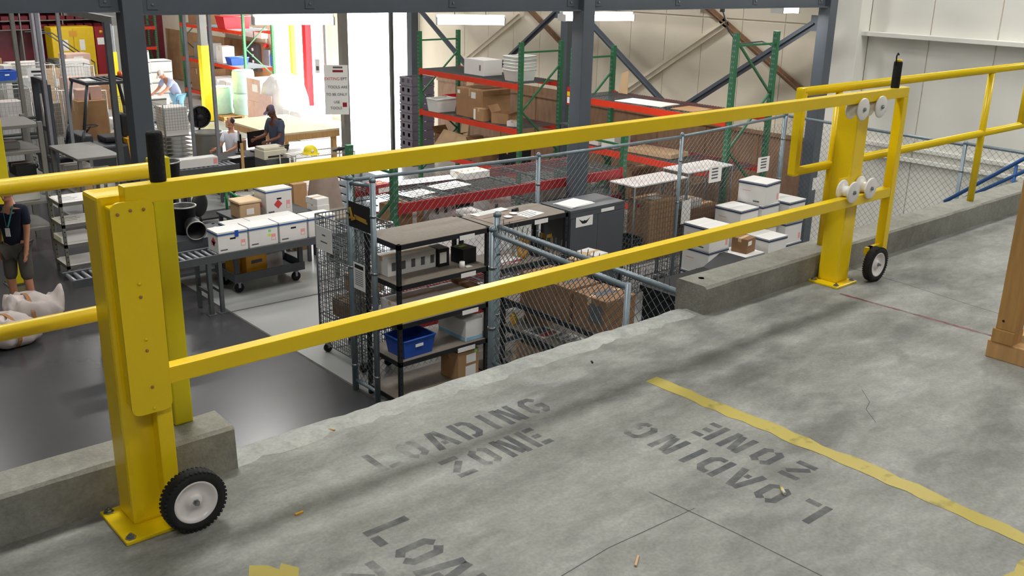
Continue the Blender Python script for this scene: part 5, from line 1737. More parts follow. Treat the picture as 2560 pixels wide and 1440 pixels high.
def person(label, loc, rz, skin_m, shirt_m, leg_m, hair_m='hair', height=1.76, lean=0.0, bow=0.0, arms=((.05, .1), (.05, .1)), shorts=False, sit=False, cap=None, shoe_m='black_rubber', lanyard=False):
    """Figure facing local -y. lean bends the trunk forward at the hips, bow drops the head; arms: (upper swing, elbow bend) for left and right."""
    t = thing('person', label, 'person', loc, rz)
    s = height / 1.76
    hip = .93 * s if not sit else .50 * s
    fwd = lambda a, l: Vector((0, -math.sin(a) * l, math.cos(a) * l))
    pel = Vector((0, 0, hip))
    waist = pel + fwd(lean * .6, .16 * s)
    chest = waist + fwd(lean, .24 * s)
    neck = chest + fwd(lean * 1.1, .17 * s)
    nk2 = neck + fwd(lean + bow * .5, .07 * s)
    head = nk2 + fwd(lean * .8 + bow, .11 * s)
    V = {'pelvis': (pel, (.145 * s, .105 * s)), 'waist': (waist, (.13 * s, .095 * s)), 'chest': (chest, (.15 * s, .11 * s)), 'neck': (neck, .062 * s), 'neck2': (nk2, .055 * s), 'head': (head, (.07 * s, .08 * s))}
    E = [('pelvis', 'waist'), ('waist', 'chest'), ('chest', 'neck'), ('neck', 'neck2'), ('neck2', 'head')]
    SH, LG = {}, {}
    for n, sx in (('l', 1), ('r', -1)):
        up, el = arms[0 if n == 'l' else 1]
        sh = chest + fwd(lean, .12 * s) + Vector((sx * .185 * s, 0, 0))
        ua = Vector((sx * .06, -math.sin(up), -math.cos(up))).normalized() * .29 * s
        e = sh + ua
        fa = Vector((sx * .01 - sx * .1 * min(1, el), -math.sin(up + el), -math.cos(up + el))).normalized()
        w = e + fa * .25 * s
        hnd = w + fa * .075 * s
        V['sh' + n] = (sh, .062 * s)
        V['el' + n] = (e, .043 * s)
        V['wr' + n] = (w, .03 * s)
        V['ha' + n] = (hnd, (.036 * s, .022 * s))
        E += [('chest', 'sh' + n), ('sh' + n, 'el' + n), ('el' + n, 'wr' + n), ('wr' + n, 'ha' + n)]
        side = fa.cross(Vector((sx, 0, 0))).normalized()
        for q, (off, ln) in enumerate(((-.027, .072), (-.009, .082), (.009, .078), (.027, .062))):
            b = hnd + side * off * s + fa * .03 * s
            mid = b + fa * ln * .5 * s
            tip = mid + (fa * .8 + Vector((-sx * .5, 0, 0))).normalized() * ln * .5 * s
            for nm, p, r in (('a', b, .010), ('b', mid, .0095), ('c', tip, .0075)):
                V[f'f{n}{q}{nm}'] = (p, r * s)
            E += [('ha' + n, f'f{n}{q}a'), (f'f{n}{q}a', f'f{n}{q}b'), (f'f{n}{q}b', f'f{n}{q}c')]
        tb_ = w + fa * .03 * s - side * .03 * s
        tt = tb_ + (fa * .7 - side * .6).normalized() * .055 * s
        V['t1' + n] = (tb_, .013 * s)
        V['t2' + n] = (tt, .009 * s)
        E += [('wr' + n, 't1' + n), ('t1' + n, 't2' + n)]
        hp = pel + Vector((sx * .095 * s, 0, -.03 * s))
        if sit:
            kn = hp + Vector((sx * .04, -.42 * s, .02))
            an = kn + Vector((0, .02, -.42 * s))
        else:
            kn = hp + Vector((sx * .02 * s, -.015, -.42 * s))
            an = Vector((sx * .125 * s, .02, .085 * s))
        toe = Vector((an.x + sx * .03, an.y - .16 * s, an.z - .05 * s))
        V['hp' + n] = (hp, .09 * s)
        V['kn' + n] = (kn, .06 * s)
        V['cf' + n] = (kn.lerp(an, .35), .056 * s)
        V['an' + n] = (an, .04 * s)
        V['to' + n] = (toe, (.042 * s, .03 * s))
        E += [('pelvis', 'hp' + n), ('hp' + n, 'kn' + n), ('kn' + n, 'cf' + n), ('cf' + n, 'an' + n), ('an' + n, 'to' + n)]
        SH['el' + n] = sh.lerp(e, .8)
        LG['kn' + n] = hp.lerp(kn, 1.08 if shorts else 1.0)
    ax = (lean * .8 + bow)
    R_ = Matrix.Translation(head) @ Matrix.Rotation(ax, 4, 'X')

    def face(h):
        k = s
        for (c, r) in (((0, 0, .02), (.075, .095, .115)), ((0, -.03, -.06), (.052, .06, .055)), ((0, -.098, -.012), (.014, .02, .024)), ((.076, .01, -.01), (.014, .024, .034)), ((-.076, .01, -.01), (.014, .024, .034)), ((0, -.084, -.06), (.026, .012, .010))):
            h.ball((0, 0, 0), r[0] * k, r[1] * k, r[2] * k, 12, 8)
            bmesh.ops.transform(h.bm, matrix=R_ @ Matrix.Translation(Vector(c) * k), verts=h.last)
        h.use(1)
        for sx in (-.03, .03):
            h.ball((0, 0, 0), .011 * k, .008 * k, .009 * k, 8, 6)
            bmesh.ops.transform(h.bm, matrix=R_ @ Matrix.Translation(Vector((sx, -.086, .012)) * k), verts=h.last)
    skin('body', V, E, 'pelvis', [skin_m, 'hair'], t, extra=face)
    # shirt
    sv = {'b': (pel - fwd(lean * .6, .05 * s), (.165 * s, .125 * s)), 'w': (waist, (.16 * s, .122 * s)), 'c': (chest, (.175 * s, .132 * s)), 'n': (neck - fwd(lean, .03), (.075 * s, .07 * s))}
    se = [('b', 'w'), ('w', 'c'), ('c', 'n')]
    for n in 'lr':
        sv['s' + n] = (V['sh' + n][0], .078 * s)
        sv['e' + n] = (SH['el' + n], .066 * s)
        se += [('c', 's' + n), ('s' + n, 'e' + n)]
    skin('shirt', sv, se, 'b', shirt_m, t)
    lv = {'p': (pel + Vector((0, 0, .02)), (.16 * s, .12 * s))}
    le = []
    for n in 'lr':
        lv['h' + n] = (V['hp' + n][0], .108 * s)
        lv['k' + n] = (LG['kn' + n], (.088 if shorts else .074) * s)
        le += [('p', 'h' + n), ('h' + n, 'k' + n)]
        if not shorts:
            lv['a' + n] = (V['an' + n][0] + Vector((0, 0, .01)), .06 * s)
            le += [('k' + n, 'a' + n)]
        a, to = V['an' + n][0], V['to' + n][0]
        MB().ball(((a.x + to.x) / 2, (a.y + to.y) / 2 - .02, a.z - .035 * s), .052 * s, .15 * s, .048 * s, 14, 8).build('shoe', shoe_m, t)
    skin('shorts' if shorts else 'trousers', lv, le, 'p', leg_m, t)
    # hair or cap
    mb = MB()
    mb.ball((0, 0, 0), .082 * s, .10 * s, .10 * s, 16, 10)
    bmesh.ops.bisect_plane(mb.bm, geom=mb.bm.verts[:] + mb.bm.edges[:] + mb.bm.faces[:], plane_co=(0, 0, -.01), plane_no=(0, -.55, .8), clear_inner=True)
    bmesh.ops.transform(mb.bm, matrix=R_ @ Matrix.Translation((0, .012 * s, .035 * s)), verts=mb.bm.verts[:])
    hr = mb.build('cap' if cap else 'hair', cap or hair_m, t)
    if cap:
        mb = MB()
        mb.poly([(-.06, -.06, 0), (.06, -.06, 0), (.055, -.14, -.008), (.03, -.175, -.012), (-.03, -.175, -.012), (-.055, -.14, -.008)], .006, (0, 0, 1))
        bmesh.ops.transform(mb.bm, matrix=R_ @ Matrix.Translation((0, 0, .055 * s)), verts=mb.bm.verts[:])
        mb.build('brim', cap, hr)
    if lanyard:
        c0 = chest + Vector((0, -.14 * s, 0))
        ly = MB().bar(neck + Vector((.07, -.06, 0)), c0 + Vector((.01, 0, -.1)), .004, .02).bar(neck + Vector((-.07, -.06, 0)), c0 + Vector((-.01, 0, -.1)), .004, .02).build('lanyard', M['teal'], t)
        MB().box(c0.x - .03, c0.x + .03, c0.y - .006, c0.y, c0.z - .22, c0.z - .11).build('badge', 'paper', ly)
    return t


M['teal'] = mat('teal_ribbon', '#2a7d7d', 0.7, var=0)
person('man in a navy shirt and grey shorts with a lanyard at the left edge', (3.17, 13.45, LOW), -.75, 'skin_light', 'navy', 'khaki_grey', height=1.70, bow=.35, arms=((.12, .2), (.02, .12)), shorts=True, lanyard=True)
person('man in a charcoal polo shirt and plum cap, standing and looking down at papers', (9.22, 17.75, LOW), -1.35, 'skin_dark', 'charcoal', 'khaki_grey', height=1.74, bow=.45, lean=.08, arms=((.25, 1.15), (.3, 1.1)), cap='cap')
person('seated person in a white shirt with dark hair, behind the black desk', (8.98, 19.3, LOW), -1.1, 'skin_light', 'white_cloth', 'navy', height=1.70, sit=True, arms=((.5, .9), (.5, .9)))
person('man in a pale blue shirt and light blue trousers bending over the white carton stack', (10.68, 26.1, LOW), -1.35, 'skin_light', 'pale_blue', 'sky_blue', height=1.74, lean=.65, bow=.3, arms=((.7, .4), (.6, .4)), cap='grey_hair')
#%%LEFT
# ------------------------------------------------------------------ near conveyor, cart and white file boxes
conveyor('roller conveyor carrying the row of white blue banded cartons', 3.35, 7.45, 11.80, 12.22, .80, (3.75, 5.05, 5.2, 7.2))
bz = LOW + .806
bx = [
    (5.42, 11.99, 'white carton with a blue tab, first of the row on the near conveyor', dict(red_left=True)),
    (5.87, 12.0, 'white carton with green and lime stickers, second of the row on the near conveyor', dict(dots=True, hole=False)),
    (6.32, 12.0, 'white carton with a blue band, third of the row on the near conveyor', {}),
    (6.77, 12.0, 'white carton with a blue band, last of the row, just behind the wire cage', dict(prints=False)),
]
for (x, y, lab, kw) in bx:
    fb = file_box(lab, x, y, bz + .002, .42, .31, .285, 0, 'blue_ink', None, **kw)
    if 'red_left' in kw:
        MB().box(.03, .08, -.164, -.1605, .2, .287).build('blue_tab', 'blue_plastic', fb)
uc = thing('utility_cart', 'grey steel utility cart behind the near conveyor, with yellow cartons on its shelf', 'cart', (6.2, 12.68, LOW))
for (sx, sy) in ((-.5, -.28), (.5, -.28), (-.5, .28), (.5, .28)):
    MB().box(sx - .03, sx + .03, sy - .03, sy + .03, .18, .68).build('post', 'grey_cab', uc)
MB().box(-.55, .55, -.32, .32, .18, .20).box(-.55, .55, -.32, -.305, .20, .30).box(-.55, .55, .305, .32, .20, .30).box(-.55, -.535, -.305, .305, .2, .3).box(.535, .55, -.305, .305, .2, .3).build('lower_tray', 'grey_cab', uc)
MB().box(-.55, .55, -.32, .32, .68, .705).build('upper_tray', 'grey_cab', uc)
casters(uc, ((-.45, -.22), (.45, -.22), (-.45, .22), (.45, .22)), .07)
carton('yellow carton on the lower tray of the utility cart', 6.02, 12.62, LOW + .202, .34, .34, .30, .1, body='amber', papers=(('front', .5, .7, .18, .05, 'print'),), tape_m='strap')
carton('second yellow carton at the end of the lower tray of the utility cart', 5.80, 12.72, LOW + .202, .1, .3, .27, 0, body='amber', tape_m='strap')
carton('white carton with shiny papers beside the yellow cartons on the utility cart', 6.36, 12.72, LOW + .202, .28, .3, .24, .1, body='white_box', papers=(('top', .5, .5, .2, .2, 'clear_wrap'),))
file_box('white carton with a blue band lying behind the first conveyor carton', 5.86, 12.66, LOW + .706, .36, .34, .26, 0, 'blue_ink', prints=False, hole=False)
file_box('white carton with a blue band lying behind the second conveyor carton', 6.24, 12.66, LOW + .706, .36, .34, .26, 0, 'blue_ink', prints=False, hole=False)
file_box('white carton with a blue band lying behind the third conveyor carton', 6.60, 12.66, LOW + .706, .34, .34, .26, 0, 'blue_ink', prints=False, hole=False)
t2 = thing('work_table', 'dark work table behind the utility cart, carrying the tall white carton', 'table', (6.75, 13.55, LOW))
MB().box(-.6, .6, -.4, .4, .78, .82).build('table_top', 'steel_dark', t2)
for (sx, sy) in ((-.55, -.35), (.55, -.35), (-.55, .35), (.55, .35)):
    MB().box(sx - .025, sx + .025, sy - .025, sy + .025, 0, .78).build('leg', 'steel_dark', t2)
tw = file_box('tall white carton with a red diamond print and a blue band, standing behind the row', 6.82, 13.38, LOW + .821, .44, .36, .40, .05, 'blue_ink', red_left=False)
MB().box(-.05, .05, -.0015, 0, -.05, .05, mtx=Matrix.Translation((-.02, -.1805, .17)) @ Matrix.Rotation(PI / 4, 4, 'Y')).build('hazard_diamond', 'red_ink', tw)
t = thing('storage_tub', 'tan tub with a pale lid left of the tall white carton', 'tub', (6.38, 13.42, LOW + .821))
MB().box(-.17, .17, -.16, .16, 0, .22, bev=.02).build('tub_body', 'card_l', t)
MB().box(-.19, .19, -.18, .18, .22, .27, bev=.03).build('tub_lid', 'tan_plastic', t)
MB().box(-.06, .06, -.163, -.16, .06, .15).build('tub_label', 'paper', t)

# wire cage cart beside the fence corner
wire_cage('tall rolling wire cage with wire shelves and a white notice, beside the fence corner', 5.76, 9.36, .46, .92, 1.72, 0, (.5, .75, .9, 1.12, 1.35), m_='wire', sp=.045, rr=.0028)
hang_sign('white notice with small print wired to the tall rolling cage', (5.512, 9.62, LOW + 1.46), .36, .28, (-1, 0, 0), [(.4, .6, .3, .06, 'print'), (.3, .7, .6, .05, 'print')])
carton('tan carton on a wire shelf of the tall rolling cage', 5.78, 9.2, LOW + .91, .3, .36, .19, .1, body='card_l')
carton('brown carton on the lowest shelf of the tall rolling cage', 5.78, 9.5, LOW + .51, .3, .36, .21, .1, body='card')

# dark cart with pails
dc = thing('service_cart', 'dark grey service cart with pails on top behind the olive guard post', 'cart', (5.5, 13.35, LOW))
MB().box(-.5, .5, -.35, .35, .66, .72).box(-.5, .5, -.35, -.33, .40, .66).build('upper_tray', 'grey_cab', dc)
MB().box(-.5, .5, -.35, .35, .2, .24).build('lower_tray', 'grey_cab', dc)
for (sx, sy) in ((-.46, -.31), (.46, -.31), (-.46, .31), (.46, .31)):
    MB().box(sx - .025, sx + .025, sy - .025, sy + .025, .14, .72).build('post', 'grey_cab', dc)
casters(dc, ((-.42, -.27), (.42, -.27), (-.42, .27), (.42, .27)), .055)


def pail(label, x, y, z, r, h, m_='black_plastic', lying=None):
    t = thing('pail', label, 'pail', (x, y, z))
    if lying is not None:
        t.rotation_euler = lying
    MB().lathe([(r * .82, 0), (r * .97, h), (r * 1.0, h), (r * .92, h), (r * .78, .012)], n=26).build('pail_body', m_, t)
    MB().lathe([(r * .97, h - .012), (r * 1.05, h - .012), (r * 1.05, h + .006), (r * .94, h + .006), (r * .94, h - .012)], n=26, close=True).build('pail_rim', 'chrome', t)
    return t


pail('upright black pail with a metal rim on the dark service cart', 5.42, 13.42, LOW + .721, .18, .4)
pail('black pail lying on its side on the dark service cart', 5.45, 13.2, LOW + .885, .135, .26, lying=(PI / 2 + .12, 0, -.2))
carton('small white and red packet beside the lying pail', 5.78, 13.2, LOW + .721, .14, .1, .06, .4, body='paper', papers=(('top', .5, .5, .08, .05, 'red_ink'),))
pail('large black bin behind the upright pail near the silver post', 5.95, 15.3, LOW + .9, .24, .5)
t = thing('bin_stand', 'low dark stand under the large black bin', 'stand', (5.95, 15.3, LOW))
MB().box(-.28, .28, -.28, .28, .86, .899).build('top', 'steel_dark', t)
for (sx, sy) in ((-.25, -.25), (.25, -.25), (-.25, .25), (.25, .25)):
    MB().box(sx - .02, sx + .02, sy - .02, sy + .02, 0, .86).build('leg', 'steel_dark', t)
# office chair
oc = thing('office_chair', 'black office chair with a rounded back standing in the aisle', 'chair', (6.3, 14.5, LOW), .5)
MB().ball((0, 0, .47), .22, .22, .045, 18, 8).build('seat', 'black_plastic', oc)
MB().ball((.0, .2, .78), .2, .045, .2, 18, 10).build('backrest', 'black_plastic', oc)
MB().rod((0, .18, .45), (0, .22, .66), .02).build('back_stem', 'black_metal', oc)
MB().rod((0, 0, .1), (0, 0, .43), .028).build('gas_column', 'black_metal', oc)
for k in range(5):
    a = 2 * PI * k / 5
    lg_ = MB().bar((0, 0, .1), (.26 * math.cos(a), .26 * math.sin(a), .07), .035, .025).build('base_arm', 'black_plastic', oc)
    MB().ball((.26 * math.cos(a), .26 * math.sin(a), .03), .03, .03, .03, 8, 6).build('caster', 'black_rubber', lg_)
# green hand truck and cart
gt = thing('hand_cart', 'green framed hand cart with a grey drum on it, behind the tall white carton', 'cart', (7.1, 14.7, LOW))
MB().box(-.35, .35, -.25, .25, .5, .53).build('deck', 'green_plastic', gt)
MB().pipe([(-.33, .22, .5), (-.33, .22, .9), (-.2, .22, 1.0), (.25, .22, 1.0), (.34, .22, .9), (.34, .22, .5)], .022, 8).build('handle', 'green_plastic', gt)
MB().pipe([(-.33, -.22, .5), (-.33, -.22, .85), (-.33, .22, .9)], .022, 8).build('side_rail', 'green_plastic', gt)
MB().box(-.35, .35, -.26, -.24, .53, .60).build('toe_board', 'green_plastic', gt)
for (sx, sy) in ((-.32, -.22), (.32, -.22), (-.32, .22), (.32, .22)):
    MB().box(sx - .02, sx + .02, sy - .02, sy + .02, .1, .5).build('leg', 'green_plastic', gt)
casters(gt, ((-.3, -.2), (.3, -.2), (-.3, .2), (.3, .2)), .05)
t = thing('drum', 'grey drum with a bright rim standing in the green hand cart', 'drum', (6.98, 14.68, LOW + .531))
MB().lathe([(.15, 0), (.155, .02), (.155, .3), (.15, .32)], n=24).build('drum_body', 'machine_grey', t)
MB().lathe([(.158, .30), (.165, .31), (.158, .325), (.14, .325)], n=24, close=True).build('drum_rim', 'chrome', t)
carton('dark lilac carton at the back of the green hand cart', 7.28, 14.72, LOW + .531, .2, .28, .26, 0, body='grey_cab')
for (x, y, w, d, h, b, lab) in ((6.95, 15.95, 1.2, .6, .74, 'tan_board', 'long low tan topped bench behind the office chair'), (7.9, 13.2, .8, .6, .66, 'tan_board', 'low bench under the draped cloth rack')):
    t = thing('bench', lab, 'bench', (x, y, LOW))
    MB().box(-w / 2, w / 2, -d / 2, d / 2, h, h + .04).build('bench_top', b, t)
    for sx in (-1, 1):
        for sy in (-1, 1):
            MB().box(sx * (w / 2 - .05) - .025, sx * (w / 2 - .05) + .025, sy * (d / 2 - .05) - .025, sy * (d / 2 - .05) + .025, 0, h).build('leg', 'black_metal', t)
    MB().box(-w / 2 + .05, w / 2 - .05, -d / 2 + .05, d / 2 - .05, h * .3, h * .3 + .03).build('lower_shelf', 'black_metal', t)
# draped cloth over a rack, cartons beside it
t = thing('draped_cloth', 'grey beige cloth draped over a rack next to the fence corner', 'cloth', (8.05, 13.95, LOW))
mb = MB()
pv = None
for k, zz in enumerate((.45, .7, .95, 1.15, 1.24)):
    ring = []
    for i in range(28):
        a = 2 * PI * i / 28
        w = (.34 - .035 * k) * (1 + (.10 - .02 * k) * math.sin(5 * a))
        ring.append(mb.bm.verts.new((math.cos(a) * w, math.sin(a) * w * .7, zz)))
    if pv:
        for i in range(28):
            mb.bm.faces.new((pv[i], pv[(i + 1) % 28], ring[(i + 1) % 28], ring[i])).smooth = True
    pv = ring
mb.bm.faces.new(pv)
mb.build('cloth', 'burlap', t)
MB().rod((0, 0, 0), (0, 0, 1.2), .03).box(-.2, .2, -.2, .2, 0, .02).build('rack_pole', 'black_metal', t)
zb_ = LOW + .701
carton('brown carton with a red edge left of the draped cloth', 7.52, 13.98, LOW, .24, .36, 1.1, 0, body='card', papers=(('left', .5, .5, .1, .9, 'red_ink'),))
for k in range(3):
    carton(('bottom white', 'middle white', 'top white')[k] + ' flat carton of the short pile in front of the red edged carton', 7.5, 13.2 + .02 * k, LOW + .701 + .1 * k, .22, .3, .098, .05 * k, body='white_box')
dv = thing('divider_rack', 'black slotted divider rack behind the fence corner post', 'rack', (8.72, 14.1, LOW))
MB().box(-.3, .3, -.25, .25, 0, .04).build('base', 'black_plastic', dv)
for k in range(9):
    MB().box(-.3, .3, -.25, .25, .12 + .13 * k, .14 + .13 * k).build('divider', 'black_plastic', dv)
for sx in (-.29, .29):
    MB().box(sx - .012, sx + .012, .22, .25, 0, 1.3).build('upright', 'black_metal', dv)

# wire rack with a yellow hard hat and papers
wrk = thing('wire_rack', 'long wire rack with papers and a yellow hard hat on top', 'rack', (9.4, 16.5, LOW))
for (sx, sy) in ((-.65, -.28), (.65, -.28), (-.65, .28), (.65, .28)):
    MB().rod((sx, sy, 0), (sx, sy, 1.0), .014, n=8).build('post', 'chrome', wrk)
for z in (.3, .65, .98):
    MB().pipe([(-.65, -.28, z), (.65, -.28, z), (.65, .28, z), (-.65, .28, z), (-.65, -.28, z)], .009, 6).build('shelf_rim', 'chrome', wrk)
    mb = MB()
    for k in range(27):
        xx = -.65 + 1.3 * k / 26
        mb.box(xx - .003, xx + .003, -.28, .28, z - .003, z + .003)
    tag(mb.build('shelf_wires', 'chrome', wrk), kind='stuff')
hh = thing('hard_hat', 'yellow hard hat with a white badge on the wire rack', 'hat', (9.22, 16.45, LOW + .992))
MB().lathe([(.17, 0), (.172, .012), (.135, .02), (.13, .07), (.105, .125), (.06, .155), (.002, .162)], n=26).build('shell', 'yellow_flat', hh)
MB().ball((-.04, -.17, .01), .1, .09, .01, 14, 6).build('brim', 'yellow_flat', hh)
MB().lathe([(.03, 0), (.03, -.006), (.001, -.007)], (-.03, -.131, .07), 'Y', 12).build('badge', 'paper', hh)
paper('white paper stack on the wire rack behind the hard hat', 9.0, 16.66, LOW + .99, .34, .2, .1)
t = thing('black_gloves', 'crumpled black glove pair at the end of the wire rack', 'gloves', (9.85, 16.4, LOW + .99), .3)
MB().ball((0, 0, .035), .12, .05, .035, 12, 8).ball((.1, .03, .03), .08, .04, .03, 12, 8).build('palm', 'black_rubber', t)
MB().rod((-.1, -.01, .03), (-.2, -.03, .02), .018, .012).rod((-.1, .015, .03), (-.2, .02, .02), .018, .012).build('finger', 'black_rubber', t)
# printers, desk, monitors
pc = thing('side_cabinet', 'grey side cabinet under the beige printer', 'cabinet', (8.72, 17.05, LOW))
MB().box(-.25, .25, -.22, .22, .0, .88, bev=.01).build('body', 'steel_dark', pc)
for k in range(3):
    dr = MB().box(-.24, .24, -.235, -.221, .04 + .28 * k, .29 + .28 * k, bev=.004).build('drawer', 'steel_dark', pc)
    MB().box(-.06, .06, -.25, -.236, .2 + .28 * k, .215 + .28 * k).build('handle', 'zinc', dr)
pt = thing('printer', 'beige desktop printer on the grey side cabinet', 'printer', (8.70, 17.05, LOW + .881))
MB().box(-.24, .24, -.2, .2, 0, .17, bev=.015).box(-.22, .22, -.16, .18, .17, .22, bev=.015).build('case', 'beige', pt)
MB().box(-.16, .16, -.215, -.2, .04, .07).build('paper_slot', 'ink', pt)
MB().box(.12, .22, -.17, -.1, .221, .226).build('key_panel', 'print', pt)
dk = thing('office_desk', 'black office desk with two monitors before the seated person', 'desk', (8.72, 18.35, LOW))
MB().box(-.6, .65, -.35, .35, .70, .74, bev=.005).build('desk_top', 'black_plastic', dk)
MB().box(-.58, .63, -.33, -.30, .1, .70).build('front_panel', 'black_plastic', dk)
for sx in (-.57, .6):
    MB().box(sx - .02, sx + .02, -.33, .33, 0, .70).build('side_panel', 'black_plastic', dk)
for (x, y, r, lab) in ((8.75, 18.45, 1.2, 'black monitor seen edge on beside the seated person'), (9.12, 18.45, .2, 'black monitor with its back towards us on the black desk')):
    t = thing('monitor', lab, 'monitor', (x, y, LOW + .741), r)
    MB().box(-.22, .22, -.02, .02, .1, .42, bev=.008).build('screen', 'screen', t)
    MB().box(-.02, .02, .02, .05, .02, .25).build('stand', 'black_plastic', t)
    MB().box(-.11, .11, -.06, .1, 0, .02, bev=.004).build('foot', 'black_plastic', t)
paper('pile of white papers on the front edge of the black desk', 8.5, 18.12, LOW + .741, .3, .2, .2)
wbn = thing('workbench', 'large pale pine workbench in the dock light behind the standing man', 'bench', (10.9, 20.75, LOW))
MB().box(-.8, .8, -1.25, 1.25, .80, .84).build('bench_top', 'bench_pale', wbn)
MB().box(-.8, .8, -1.25, -1.21, .66, .80).box(-.8, -.76, -1.21, 1.25, .66, .80).box(.76, .8, -1.21, 1.25, .66, .80).build('apron', 'wood_light', wbn)
for (sx, sy) in ((-.7, -1.14), (.7, -1.14), (-.7, 1.14), (.7, 1.14)):
    MB().box(sx - .05, sx + .05, sy - .05, sy + .05, 0, .80).build('leg', 'wood_light', wbn)
tote('red tray with white papers on the end of the black desk', 9.2, 18.2, LOW + .741, .3, .2, .07, .3, 'red_plastic')
for k in range(3):
    c = thing('paper_cup', ('bottom', 'middle', 'top')[k] + ' white cup of the stack beside the beige printer', 'cup', (9.12, 16.95, LOW + .62 + .075 * k))
    MB().lathe([(.04, 0), (.055, .12), (.058, .12), (.058, .126), (.05, .126), (.037, .006)], n=16).build('cup_body', 'paper', c)
t = thing('cup_stand', 'small white shelf stand under the cup stack', 'stand', (9.12, 16.95, LOW))
MB().box(-.09, .09, -.09, .09, .59, .619).rod((0, 0, 0), (0, 0, .59), .02).box(-.1, .1, -.1, .1, 0, .02).build('stand_body', 'beige', t)

# second conveyor with the long white carton
conveyor('farther roller conveyor with a long white carton, left of the printers', 6.8, 8.1, 17.15, 17.6, .80, (6.95, 7.9))
carton('long white carton with a red end lying on the farther conveyor', 7.22, 17.42, LOW + .806, 1.05, .24, .16, .0, body='white_box', papers=(('front', .95, .5, .08, .1, 'pink_ink'),), tape=False)
t = thing('wooden_stick', 'upright wooden stick standing by the farther conveyor', 'stick', (8.02, 16.85, LOW))
MB().box(-.025, .025, -.015, .015, 0, 1.25).build('stick', 'wood_light', t)
MB().box(-.05, .05, -.03, .03, 0, .02).build('foot', 'wood_light', t)
br = thing('waste_barrel', 'grey waste barrel holding a black fan head', 'barrel', (8.85, 20.2, LOW))
MB().lathe([(.24, 0), (.28, .04), (.3, .9), (.31, .92), (.28, .92), (.25, .03)], n=28).build('barrel_body', 'machine_grey', br)
MB().lathe([(.3, .88), (.32, .9), (.3, .93)], n=28, close=True).build('barrel_rim', 'machine_grey', br)
fn = thing('pedestal_fan', 'black round fan head standing above the grey barrel', 'fan', (8.98, 20.85, LOW))
MB().lathe([(.24, -.06), (.25, 0), (.24, .06), (.22, .06), (.22, -.06), (.24, -.06)], (0, 0, 1.15), 'Y', 28, close=True).build('fan_ring', 'black_plastic', fn)
mb = MB()
for k in range(16):
    a = 2 * PI * k / 16
    mb.rod((0, -.06, 1.15), (.235 * math.cos(a), -.055, 1.15 + .235 * math.sin(a)), .004, n=5)
mb.build('fan_grille', 'black_plastic', fn)
MB().lathe([(.225, .03), (.2, .1), (.06, .13), (.001, .13)], (0, 0, 1.15), 'Y', 24).build('fan_back', 'black_plastic', fn)
MB().ball((0, 0, 1.15), .09, .1, .09).build('motor', 'black_plastic', fn)
for k in range(4):
    a = PI / 2 * k
    MB().bar((0, -.02, 1.15), (.2 * math.cos(a), -.02, 1.15 + .2 * math.sin(a)), .09, .006, up=(0, 1, .4)).build('fan_blade', 'black_plastic', fn)
MB().rod((0, .05, .02), (0, .05, 1.12), .025).lathe([(.22, 0), (.22, .02), (.05, .04)], (0, .05, 0), n=20).build('fan_stand', 'black_plastic', fn)
pail('brown tub of white packing beside the grey barrel', 9.48, 20.2, LOW, .24, .7, 'card')

# tall wire shelf stack left of the barrel
ts = thing('bakery_rack', 'tall wire rack of trays left of the grey barrel', 'rack', (8.38, 20.9, LOW))
for (sx, sy) in ((-.3, -.3), (.3, -.3), (-.3, .3), (.3, .3)):
    MB().rod((sx, sy, .02), (sx, sy, 1.5), .014, n=8).build('post', 'wire', ts)
for k in range(8):
    MB().box(-.29, .29, -.29, .29, .2 + .085 * k, .215 + .085 * k).build('tray', 'chrome', ts)
tag(mesh_wall((-.3, -.3), (.3, -.3), .95, 1.5, .06, .002, False).build('mesh_side', 'wire', ts), kind='stuff')
tag(mesh_wall((-.3, -.3), (-.3, .3), .95, 1.5, .06, .002, False).build('mesh_side', 'wire', ts), kind='stuff')
carton('white carton inside the mesh top of the tall tray rack', 8.38, 20.9, LOW + .82, .5, .5, .6, 0, body='white_box')
file_box('white carton with a dark slot on top of the tall tray rack', 8.35, 21.9, LOW + 1.0, .5, .45, .5, 0, 'print', prints=False)
t = thing('low_stand', 'low dark stand under the white slotted carton', 'stand', (8.35, 21.9, LOW))
MB().box(-.3, .3, -.28, .28, .96, .999).box(-.28, -.24, -.26, .26, 0, .96).box(.24, .28, -.26, .26, 0, .96).build('stand_body', 'steel_dark', t)

# white tray stacks where the bending man works
for i, (x, y, n, nm) in enumerate(((10.1, 27.4, 7, 'taller'), (10.75, 27.5, 6, 'shorter'))):
    for k in range(n):
        carton(f'{ORD[k] if k else "bottom"} white tray of the {nm} stack behind the bending man', x, y, LOW + .29 * k, .6, .55, .285, rnd(-.05, .05), body='white_box', tape=False, group='white trays stacked behind the bending man', papers=(('front', .5, .92, .58, .02, 'print'),))
carton('white carton in front of the bending man', 9.75, 25.4, LOW + .5, .6, .5, .5, .1, body='white_box')
t = thing('low_stand', 'low grey stand under the carton in front of the bending man', 'stand', (9.75, 25.4, LOW))
MB().box(-.35, .35, -.3, .3, .45, .499).box(-.33, -.29, -.28, .28, 0, .45).box(.29, .33, -.28, .28, 0, .45).build('stand_body', 'machine_grey', t)

